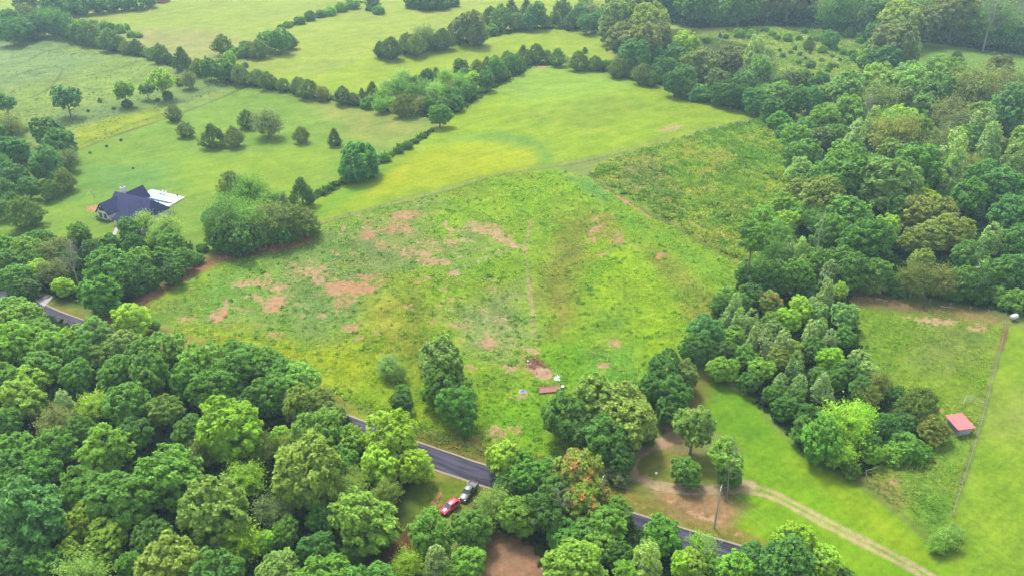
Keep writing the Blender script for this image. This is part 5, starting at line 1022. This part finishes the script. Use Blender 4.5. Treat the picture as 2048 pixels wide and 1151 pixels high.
for sx in (-hw+.2, hw-.2):
    for sy in (-hd+.2, hd-.2): MB().box(sx-.07, sx+.07, sy-.07, sy+.07, -.4, 2.2+ (.15 if sy>0 else -.1)).build('post', M_WOOD, shed)

def height_for(bpx, bpy, tpy):
    """height whose top projects at picture row tpy above ground point bpx, bpy"""
    b = at(bpx, bpy); lo, hi = 0, 60
    for _ in range(40):
        m = (lo+hi)/2
        if pix(b + Vector((0,0,m)))[1] > tpy: lo = m
        else: hi = m
    return b, lo
# pen frame of pipe
t = empty('pipe_pen', at(1935,812), 0); tag(t, 'galvanised pipe pen frame standing behind the red roofed shed', 'pen')
def rel(p, o): return Vector(p) - o.location
P0, P1, P2, P3 = at(1922,818), at(1929,803), at(1945,806), at(1968,818)
for p in (P0, P1, P2, P3): MB().tube([rel(p, t) - Vector((0,0,.3)), rel(p, t) + Vector((0,0,1.9))], .06, 6).build('post', M_GALV, t)
for a, bb in ((P0,P1),(P1,P2)):
    for z in (1.85, 1.0, .4): MB().tube([rel(a, t)+Vector((0,0,z)), rel(bb, t)+Vector((0,0,z))], .045, 6).build('rail', M_GALV, t)
MB().tube([rel(P2, t)+Vector((0,0,1.85)), rel(P3, t)+Vector((0,0,1.7))], .04, 6).build('rail', M_GALV, t)

# ------------------------------------------------------------------ fences
def fence(label, path, spacing, h=1.25, r=.07, strands=4, mat=M_WOOD, group=None, name='wire_fence', jitter=.06, wire_r=.007):
    W = [np.array(at(*p).xy) for p in path]; pts = []
    for a, bb in zip(W[:-1], W[1:]):
        L_ = np.linalg.norm(bb-a); n = max(1, int(round(L_/spacing)))
        pts += [a + (bb-a)*k/n for k in range(n)]
    pts.append(W[-1]); P = [Vector((p[0], p[1], gz(*p))) for p in pts]
    t = empty(name, P[len(P)//2], 0); tag(t, label, 'fence', group); tops = []
    me = MB().tube([(0,0,-.4),(0,0,h*.6),(0,0,h)], [r, r*.95, r*.85], 6).mesh('post', mat)
    for p in P:
        o = link(bpy.data.objects.new('post', me), t); o.location = rel(p, t)
        o.rotation_euler = (rnd.uniform(-jitter, jitter), rnd.uniform(-jitter, jitter), rnd.uniform(0, 6)); o.scale = (1,1,rnd.uniform(.9,1.12))
    for k in range(strands):
        z = h*(.25 + .7*k/max(1, strands-1)); MB().tube([rel(p, t)+Vector((0,0,z)) for p in P], wire_r, 4).build('wire', M_WIRE, t)
    return t
fence('sagging wire fence along the foot of the poplar wood pasture', [(1684,579),(1760,588),(1860,606),(1940,620),(2010,634)], 5.5, mat=M_POLEW, r=.09, h=1.5)
fence('wire fence between the pasture and the mown lawn strip', [(2012,648),(1992,730),(1968,822),(1946,900),(1904,1030)], 5.5, mat=M_POLEW, r=.09)
fence('wire fence along the weedy plot beside the road', [(690,812),(830,862),(960,902),(1050,928)], 4.0, mat=M_WOOD, r=.08)
fence('post fence under the round clump at the red soil bank', [(440,523),(482,512),(520,500),(560,490),(606,474)], 2.6, mat=M_POLEW, r=.09, h=1.5)
fence('wire fence between the mown hay field and the rough plot', [(640,447),(700,431),(760,416),(850,392)], 5.0, mat=M_WOOD, r=.08)

# ------------------------------------------------------------------ pole line
def util_pole(px, py, top, label, arm_ang):
    bs, h = height_for(px, py, top) if top else (at(px, py), 9.6)
    t = empty('utility_pole', bs, 0); tag(t, label, 'utility pole', 'poles of the power line')
    MB().tube([(0,0,-.5),(0,0,h*.5),(0,0,h)], [.17,.15,.12], 10).build('pole', M_POLEW, t)
    d = Vector((math.cos(arm_ang), math.sin(arm_ang), 0))
    MB().tube([d*-.9 + Vector((0,0,h-.35)), d*.9 + Vector((0,0,h-.35))], .07, 6).build('crossarm', M_POLEW, t)
    ins = []
    for s in (-.8, .8):
        o = MB().lathe([(.05,0),(.08,.05),(.05,.1),(.07,.15),(.03,.22)], 8).build('insulator', M_WPL, t); o.location = d*s + Vector((0,0,h-.3)); ins.append(bs + d*s + Vector((0,0,h-.08)))
    return bs, h, ins
LA = ROAD_ANG + math.pi/2
p1, h1, i1 = util_pole(1428, 1055, 973, 'grey wooden utility pole on the brown verge by the lane', LA)
bb = at(1207, 941, h1); _pp = pix(Vector((bb.x, bb.y, gz(bb.x, bb.y))))
p2, h2, i2 = util_pole(_pp[0], _pp[1], None, 'grey utility pole half hidden behind the orange tree', LA)
bb = at(1720, 1170, h1); _pp = pix(Vector((bb.x, bb.y, gz(bb.x, bb.y))))
i3 = [Vector((bb.x, bb.y, bb.z)), Vector((bb.x+1.2, bb.y+1.2, bb.z-.2))]
def cable(a, b_, sag, label):
    pts = [a.lerp(b_, k/16) - Vector((0,0,sag*4*(k/16)*(1-k/16))) for k in range(17)]
    tag(MB().tube(pts, .013, 5).build('power_cable', M_WIRE), label, 'cable', 'overhead cables of the power line')
cable(i2[1], i1[1], .8, 'upper overhead cable from the hidden pole across the driveway'); cable(i2[0] - Vector((0,0,.9)), i1[0] - Vector((0,0,.9)), 1.1, 'lower overhead cable from the hidden pole across the driveway')
cable(i1[1], i3[1], .9, 'overhead cable running from the pole over the lane, upper one'); cable(i1[0] - Vector((0,0,.9)), i3[0], 1.0, 'overhead cable running from the pole over the lane, lower one')

# ------------------------------------------------------------------ vehicles
def wheel(parent, x, y, r=.36):
    o = MB().lathe([(r*.62,-.11),(r,-.10),(r*1.02,0),(r,.10),(r*.62,.11)], 20, Matrix.Rotation(math.pi/2, 4, 'X')).build('wheel', M_TYRE, parent, True); o.location = (x, y, r)
    MB().lathe([(r*.6,-.112),(r*.5,-.125),(r*.2,-.13)], 14, Matrix.Rotation(math.pi/2, 4, 'X') @ Matrix.Scale(-1 if y < 0 else 1, 4, (0,0,1))).build('rim', M_RIM, o)
def loft_body(stations, b=None, mi=0):
    """stations: x, half width, z bottom, z shoulder, z top, top half width"""
    b = b or MB(); V = []; F = []
    for x, w, z0, zs, zt, wt in stations:
        V += [(x,-w*.94,z0),(x,-w,z0+.18),(x,-w,zs),(x,-wt,zt),(x,0,zt+.025),(x,wt,zt),(x,w,zs),(x,w,z0+.18),(x,w*.94,z0)]
    for i in range(len(stations)-1):
        for k in range(9): a = i*9; F.append((a+k, a+(k+1)%9, a+9+(k+1)%9, a+9+k)[::-1])
    F.append(tuple(range(9))); F.append(tuple((len(stations)-1)*9+k for k in range(9))[::-1]); return b.add(V, F, mi)
def cabin(x0, x1, w0, z0, t0, t1, w1, z1):
    b = MB(); V = [(x0,-w0,z0),(x1,-w0,z0),(x1,w0,z0),(x0,w0,z0),(t0,-w1,z1),(t1,-w1,z1),(t1,w1,z1),(t0,w1,z1)]
    return b.add(V, [(0,3,2,1),(4,5,6,7),(0,1,5,4),(1,2,6,5),(2,3,7,6),(3,0,4,7)]), [Vector(v) for v in V]
def car(px, py, heading, label):
    p = at(px, py); t = empty('parked_car', p, heading); t.location.z += .12; tag(t, label, 'car')
    S = [(-2.28,.80,.45,.80,.98,.74),(-2.15,.89,.32,.86,1.04,.80),(-1.4,.92,.24,.92,1.05,.84),(0,.93,.22,.92,1.03,.84),(.9,.92,.22,.90,1.02,.82),(1.6,.91,.25,.82,.95,.76),(2.1,.87,.32,.70,.84,.66),(2.3,.74,.42,.60,.70,.55)]
    loft_body(S).build('body', M_REDP, t, True)
    b, V = cabin(-2.08,1.12,.84,1.0,-1.62,.22,.66,1.58); b.build('window_glass', M_GLASS, t, bevel=.04)
    loft_body([(-1.85,.60,1.50,1.53,1.58,.55),(-1.6,.70,1.53,1.58,1.64,.62),(-.6,.72,1.55,1.61,1.68,.64),(.15,.70,1.53,1.58,1.63,.62),(.33,.62,1.50,1.53,1.57,.56)]).build('roof', M_REDP, t, True)
    for s in (-1, 1):
        for a, c2 in (((1.12,.84*s,1.0),(.24,.68*s,1.58)), ((-.45,.86*s,1.0),(-.5,.69*s,1.6)), ((-2.05,.84*s,1.0),(-1.62,.68*s,1.58))): MB().tube([a, c2], .045, 6).build('pillar', M_REDP, t)
        o = MB().box(.72,.92,.9*s-.12,.9*s+.12,1.0,1.16).build('mirror', M_REDP, t, bevel=.03)
        MB().box(2.06,2.24,s*.5,s*.76,.64,.76) .build('headlight', M_LAMP, t, bevel=.02); MB().box(-2.31,-2.2,s*.55,s*.76,.8,.98).build('taillight', M_TAIL, t, bevel=.02)
        for x in (-1.35, 1.4): wheel(t, x, s*.83)
        MB().tube([(-1.5,.55*s,1.70),(.1,.55*s,1.69)], .025, 5).build('roof_rail', M_DARK, t)
    MB().box(2.2,2.33,-.5,.5,.44,.58).build('grille', M_DARK, t, bevel=.02)
a, bq = at(883.5,1026), at(917,1002.5); hd_ = math.atan2(a.y-bq.y, a.x-bq.x); car(900.5, 1017.5, hd_, 'red car parked on the grass below the pickup truck')
def pickup(px, py, heading, label):
    p = at(px, py); t = empty('pickup_truck', p, heading); t.location.z += .12; tag(t, label, 'pickup')
    loft_body([(-2.75,.86,.5,.95,1.05,.84),(-2.7,.92,.42,1.0,1.08,.86),(-1.0,.93,.38,1.02,1.1,.87)]).build('bed_base', M_GREEN, t)
    for s in (-1, 1): MB().box(-2.72,-.95,s*.92-.06,s*.92+.06,1.0,1.38).build('bed_side', M_GREEN, t, bevel=.02)
    MB().box(-2.78,-2.7,-.86,.86,.7,1.36).build('tailgate', M_GREEN, t, bevel=.02); MB().box(-2.68,-.97,-.85,.85,1.11,1.15).build('bed_liner', M_DARK, t)
    loft_body([(-1.0,.93,.38,1.02,1.12,.87),(.9,.94,.36,1.02,1.14,.86),(1.7,.92,.4,.98,1.1,.80),(2.45,.9,.45,.9,1.02,.74),(2.7,.82,.5,.8,.9,.66)]).build('body', M_GREEN, t, True)
    b, V = cabin(-.98,1.25,.86,1.1,-.85,.5,.68,1.74); b.build('window_glass', M_GLASS, t, bevel=.04)
    loft_body([(-.92,.68,1.66,1.7,1.76,.62),(-.7,.73,1.68,1.74,1.80,.65),(.4,.72,1.68,1.74,1.80,.64),(.6,.64,1.64,1.68,1.74,.58)]).build('roof', M_GREEN, t, True)
    for s in (-1, 1):
        for a, c2 in (((1.25,.85*s,1.1),(.52,.69*s,1.74)), ((.2,.88*s,1.1),(.0,.71*s,1.74)), ((-.97,.86*s,1.1),(-.86,.69*s,1.74))): MB().tube([a, c2], .05, 6).build('pillar', M_GREEN, t)
        MB().box(.95,1.15,s*.95-.13,s*.95+.13,1.12,1.32).build('mirror', M_DARK, t, bevel=.03)
        MB().box(2.58,2.73,s*.52,s*.8,.78,.94).build('headlight', M_LAMP, t, bevel=.02); MB().box(-2.8,-2.7,s*.8,s*.93,.9,1.2).build('taillight', M_TAIL, t)
        for x in (-1.75, 1.75): wheel(t, x, s*.85, .4)
    MB().box(2.66,2.76,-.48,.48,.62,.86).build('grille', M_DARK, t, bevel=.02); MB().box(2.68,2.82,-.85,.85,.42,.58).build('bumper', M_GALV, t, bevel=.03)
    tb = MB().box(-1.5,-1.0,-.8,.8,1.16,1.5).build('toolbox', M_DARK, t, bevel=.03)
a, bq = at(930,996), at(953,965); hd_ = math.atan2(a.y-bq.y, a.x-bq.x); pickup(936.5, 988.0, hd_, 'grey-green pickup truck with open bed parked behind the red car')

# ------------------------------------------------------------------ two people behind the pickup
def skin_body(name, verts, edges, radii, mat, parent, sub=1):
    me = bpy.data.meshes.new(name); me.from_pydata(verts, edges, []); me.materials.append(mat)
    o = link(bpy.data.objects.new(name, me), parent); m = o.modifiers.new('skin', 'SKIN'); sk = me.skin_vertices[0].data
    for i, r in enumerate(radii): sk[i].radius = r if isinstance(r, tuple) else (r, r)
    sk[0].use_root = True; m.use_smooth_shade = True
    s = o.modifiers.new('sub', 'SUBSURF'); s.levels = sub; s.render_levels = sub; return o
M_SKIN = simple('skin', (.42,.25,.18), .6, var=.05); M_SHIRT = simple('black_shirt', (.02,.02,.025), .9); M_SHIRT2 = simple('dark_red_shirt', (.10,.015,.03), .9)
M_JEANS = simple('blue_jeans', (.03,.05,.16), .9); M_TROU = simple('black_trousers', (.015,.015,.018), .9); M_HAIR = simple('dark_hair', (.02,.014,.01), .8)
def person(px, py, heading, label, shirt, legs):
    t = empty('person', at(px, py), heading); t.location.z += .1; tag(t, label, 'person', 'people standing behind the pickup')
    V = [(0,0,.98),(0,0,1.15),(0,0,1.36),(.0,0,1.47),(0.01,0,1.56),(.02,0,1.66),(0,0,1.74),
         (0,.17,1.42),(.02,.24,1.15),(.12,.22,.92),(.16,.21,.83),(0,-.17,1.42),(-.02,-.25,1.15),(.06,-.25,.9),(.09,-.25,.81),
         (0,.10,.92),(.02,.11,.5),(-.02,.12,.08),(.14,.13,.03),(0,-.10,.92),(.0,-.11,.5),(-.03,-.12,.08),(.13,-.13,.03)]
    E = [(0,1),(1,2),(2,3),(3,4),(4,5),(5,6),(2,7),(7,8),(8,9),(9,10),(2,11),(11,12),(12,13),(13,14),(0,15),(15,16),(16,17),(17,18),(0,19),(19,20),(20,21),(21,22)]
    Rr = [(.15,.11),(.14,.10),(.17,.11),.06,.058,(.095,.08),.06,.06,.042,.034,.035,.06,.042,.034,.035,.085,.058,.042,.04,.085,.058,.042,.04]
    skin_body('body', V, E, Rr, M_SKIN, t)
    skin_body('shirt', [V[i] for i in (0,1,2,7,8,11,12)], [(0,1),(1,2),(2,3),(3,4),(2,5),(5,6)], [(.17,.13),(.155,.115),(.185,.125),.075,.056,.075,.056], shirt, t)
    skin_body('trousers', [V[i] for i in (0,15,16,17,19,20,21)], [(0,1),(1,2),(2,3),(0,4),(4,5),(5,6)], [(.16,.12),.1,.072,.06,.1,.072,.06], legs, t)
    MB().lathe([(.085,1.62),(.105,1.70),(.085,1.78),(.03,1.81)], 10).build('hair', M_HAIR, t, True)
    for s in (-1, 1): MB().box(-.08,.2,s*.12-.05,s*.12+.05,-.01,.09).build('shoe', M_DARK, t, bevel=.02)
person(951.2, 968.8, 2.3, 'person in dark clothes standing at the open tailgate of the pickup', M_SHIRT2, M_TROU)
person(957, 971.5, 3.6, 'person in black top and blue jeans standing at the road edge', M_SHIRT, M_JEANS)

# ------------------------------------------------------------------ odds and ends on the rough plot
t = empty('derelict_platform', at(1100,781), 0); tag(t, 'reddish brown derelict timber platform with upright rails in the weeds', 'platform')
A0, A1, B1, B0 = at(1078,776), at(1121,773), at(1121.5,784), at(1079,788); npk = 17
for k in range(npk):
    f0 = (k+.06)/npk; f1 = (k+.94)/npk; dz = rnd.uniform(-.02,.03)
    V = [rel(A0.lerp(A1,f0),t), rel(A0.lerp(A1,f1),t), rel(B0.lerp(B1,f1),t), rel(B0.lerp(B1,f0),t)]
    V = [Vector((v.x, v.y, .45+dz)) for v in V] + [Vector((v.x, v.y, .37+dz)) for v in V]
    MB().add(V, [(0,3,2,1),(4,5,6,7),(0,1,5,4),(1,2,6,5),(2,3,7,6),(3,0,4,7)]).build('plank', M_RUST, t)
for k in range(9):
    p = rel(A0.lerp(A1,k/8),t); p.z = 0; MB().tube([p - Vector((0,0,.2)), p + Vector((rnd.uniform(-.05,.05),0,1.25+rnd.uniform(-.15,.15)))], .05, 5).build('post', M_RUST, t)
for z in (.75, 1.15):
    a, c2 = rel(A0,t), rel(A1,t); a.z = c2.z = z; MB().tube([a, c2], .05, 5).build('rail', M_RUST, t)
for f in (0, .5, 1):
    p = rel(B0.lerp(B1,f),t); p.z = 0; MB().tube([p - Vector((0,0,.3)), p + Vector((0,0,.38))], .08, 5).build('leg', M_RUST, t)
t = empty('barrel', at(1125,779), 0); tag(t, 'blue barrel with a white lid beside the derelict platform', 'barrel')
MB().lathe([(.36,0),(.38,.05),(.38,.33),(.40,.36),(.38,.39),(.38,.7),(.40,.73),(.38,.76),(.38,1.0)], 20).build('drum', M_BLUE, t, True); MB().lathe([(.41,1.0),(.41,1.1),(.36,1.13)], 20).build('lid', M_WPL, t)
def crumple(name, cx, cy, w, d, h, mat, label, cat, seed):
    c0 = at(cx, cy); rg = np.random.RandomState(seed); n = 12; V = []
    for i in range(n):
        for j in range(n):
            x = (i/(n-1)-.5)*w*(1+rg.uniform(-.08,.08)); y = (j/(n-1)-.5)*d*(1+rg.uniform(-.08,.08)); e = min(i, j, n-1-i, n-1-j)/(n/2)
            V.append((c0.x+x+.3*y, c0.y+y-.2*x, gz(c0.x+x, c0.y+y) + .06 + h*e*rg.uniform(.4,1.0)))
    F = [(i*n+j, (i+1)*n+j, (i+1)*n+j+1, i*n+j+1) for i in range(n-1) for j in range(n-1)]
    o = link(bpy.data.objects.new(name, mesh_np(name, V, F, mat, False))); so = o.modifiers.new('thick', 'SOLIDIFY'); so.thickness = .03; tag(o, label, cat)
M_TARP = simple('white_tarp', (.17,.17,.21), .6, var=.12, scale=2)
crumple('tarp', 1046, 783, 1.9, 1.5, .8, M_TARP, 'crumpled white tarp over a heap in the weeds', 'tarp', 3)
crumple('tarp', 1100, 806, 1.5, .9, .45, M_TARP, 'torn white sheet lying below the derelict platform', 'tarp', 5)
crumple('sheet_metal', 1116, 754, 1.5, 2.6, .12, simple('grey_sheet_metal', (.26,.28,.32), .5, var=.15), 'flat grey metal sheet lying by the bare earth pad', 'metal sheet', 7)
def bucket(px, py, s, label, mat=M_WPL):
    t = empty('bucket', at(px, py), 0); tag(t, label, 'bucket')
    MB().lathe([(.16*s,0),(.2*s,.4*s),(.215*s,.42*s),(.2*s,.44*s)], 14).build('pail', mat, t); MB().lathe([(.215*s,.44*s),(.215*s,.48*s),(.1*s,.5*s)], 14).build('lid', mat, t)
bucket(1312, 949, 1.3, 'white lidded bucket standing in the driveway yard'); bucket(1056, 724, 1.0, 'white bucket at the corner of the bare earth pad')
t = empty('storage_tank', at(2026,640), .4); tag(t, 'squat white tank on dark legs at the pasture corner', 'tank')
MB().lathe([(.1,-1.1),(.55,-1.05),(.7,-.85),(.72,0),(.7,.85),(.55,1.05),(.1,1.1)], 18, Matrix.Translation((0,0,1.25)) @ Matrix.Rotation(math.pi/2, 4, 'Y')).build('shell', M_WPL, t, True)
for x in (-.6,.6):
    for y in (-.4,.4): MB().box(x-.07,x+.07,y-.07,y+.07,-.2,.85).build('leg', M_DARK, t)
MB().lathe([(.2,1.9),(.2,2.08)], 10).build('hatch', M_WPL, t)
t = empty('mailbox', at(61,595.5), 2.2); tag(t, 'white mailbox on a post by the concrete driveway apron', 'mailbox')
MB().box(-.06,.06,-.06,.06,-.3,1.05).build('post', M_WOOD, t)
bx = MB().tube([(-.35,0,1.2),(.35,0,1.2)], .2, 10).build('box', M_WPL, t); MB().box(.35,.37,-.18,.18,1.02,1.36).build('door', M_WPL, bx); MB().box(.1,.3,.2,.22,1.25,1.5).build('flag', M_TAIL, bx)
for i, (x0, y0, x1, y1, lb) in enumerate(((497,504,508,499,'pale fallen log on the soil bank under the round clump'),(517,500,530,498,'short pale log lying beside the dark shade of the clump'),(1752,596,1772,601,'pale fallen log along the tall wood fence line'),(1880,612,1912,616,'long pale fallen trunk by the pasture corner fence'),(445,518,460,513,'thin pale log at the foot of the round clump'))):
    a, c2 = at(x0,y0,.15), at(x1,y1,.15); tag(MB().tube([a, a.lerp(c2,.5)+Vector((0,0,.04)), c2], [.15,.13,.09], 7).build('fallen_log', M_DEAD), lb, 'log')

# ------------------------------------------------------------------ dead trees
def dead(px, py, top, spread, seed, label, mat=M_DEAD, n1=9, twigs=4, r0=None, rise=.75, fixed_h=None):
    bs, h = height_for(px, py, top); t = empty('dead_tree', bs, seed*1.3); tag(t, label, 'dead tree')
    o = link(bpy.data.objects.new('trunk', dead_mesh(seed, h, r0 or h*.018, mat, n1, twigs, spread, rise)), t)
dead(1965, 104, -12, .30, 4, 'tall bleached dead tree before the dark top wood', n1=12, r0=.55)
dead(1709, 66, 30, .30, 5, 'greyish purple dead tree at the edge of the scrub clearing', M_DEADTWIG, 16, 6, r0=.3)
dead(1727, 262, 190, .26, 6, 'greyish purple dead tree among the pale wood crowns', M_DEADTWIG, 18, 6, r0=.3)
dead(160, 580, 482, .26, 7, 'pale grey dead tree between the house wood crowns', M_DEAD, 16, 6, r0=.2)
dead(1629, 530, 422, .26, 8, 'bare silver snag rising at the corner of the tall wood', M_DEAD, 6, 2, r0=.32)
dead(1452, 1000, 872, .22, 9, 'bare grey limbs sticking from the leafy driveway island tree', M_DEADTWIG, 9, 3, r0=.10)
dead(1402, 1140, 1070, .30, 10, 'bare white branches beside the yellow roadside tree', M_DEAD, 12, 4, r0=.14)
dead(1120, 1060, 968, .26, 11, 'grey leafless branches inside the orange tinged tree', M_DEAD, 12, 4, r0=.18)
dead(190, 402, 380, .35, 12, 'small leafless shrub tree behind the white house', M_DEADTWIG, 12, 4, r0=.06)
dead(1941, 588, 500, .2, 13, 'thin bare trunk in front of the tall wood', M_DEADTWIG, 6, 2, r0=.2)
t = empty('fallen_branch', at(1738,952), 0); tag(t, 'bleached fallen branch at the tip of the poplar wood', 'branch')
b = MB(); q = [at(1742,965,.2), at(1733,950,1.2), at(1732,940,1.6), at(1748,936,1.7), at(1765,930,1.4)]; b.tube([rel(p,t) for p in q], [.03,.05,.06,.04,.02], 6).build('limb', M_DEAD, t)
for a, c2 in (((1733,950,1.2),(1740,960,.8)), ((1748,936,1.7),(1752,944,1.2)), ((1745,937,1.7),(1756,929,2.0))): MB().tube([rel(at(*a),t), rel(at(*c2),t)], [.025,.01], 5).build('twig', M_DEAD, t)

# ------------------------------------------------------------------ labels of trees and shrubs
ORD = ['first','second','third','fourth','fifth','sixth','seventh','eighth','ninth','tenth','eleventh','twelfth','thirteenth','fourteenth','fifteenth','sixteenth','seventeenth','eighteenth','nineteenth','twentieth']
def size_word(w): return 'small ' if w < 6 else 'broad ' if w > 13 else ''
by = {}
for T in TREES:
    o = T['o']; o['group'] = 'trees and shrubs ' + T['zone']
    if T['label']: o['label'] = T['label']; continue
    noun = T['noun']
    if T['kind'] == 'a': lb = 'tree turning autumn orange'
    else:
        lb = f"{'' if T['kind'] == 's' else size_word(T['w'])}{T['word']} {noun}"
    by.setdefault((lb, T['zone']), []).append(T)
for (lb, zone), L_ in by.items():
    L_.sort(key=lambda T: T['px'][0])
    for i, T in enumerate(L_):
        if len(L_) == 1: T['o']['label'] = f'{lb} {zone}'
        else:
            n = ORD[i] if i < 20 else f'{i+1}th'
            T['o']['label'] = f'{lb} {zone}, {n} from left'
from collections import Counter
_c = Counter(T['o'].name.split('.')[0] for T in TREES); print('TREE KINDS', _c)

# ------------------------------------------------------------------ haze
mh = bpy.data.materials.new('haze'); mh.use_nodes = True; nt = mh.node_tree; nt.nodes.clear()
pv = nt.nodes.new('ShaderNodeVolumePrincipled'); ho = nt.nodes.new('ShaderNodeOutputMaterial'); nt.links.new(pv.outputs[0], ho.inputs['Volume'])
pv.inputs['Color'].default_value = (0.55, 0.78, 1.0, 1); pv.inputs['Density'].default_value = HAZE; pv.inputs['Anisotropy'].default_value = 0.2
hz = MB().box(-2700, 2700, -2700, 2700, -12, 126).build('haze', mh); tag(hz, 'thin blue haze over the far fields', kind='stuff')
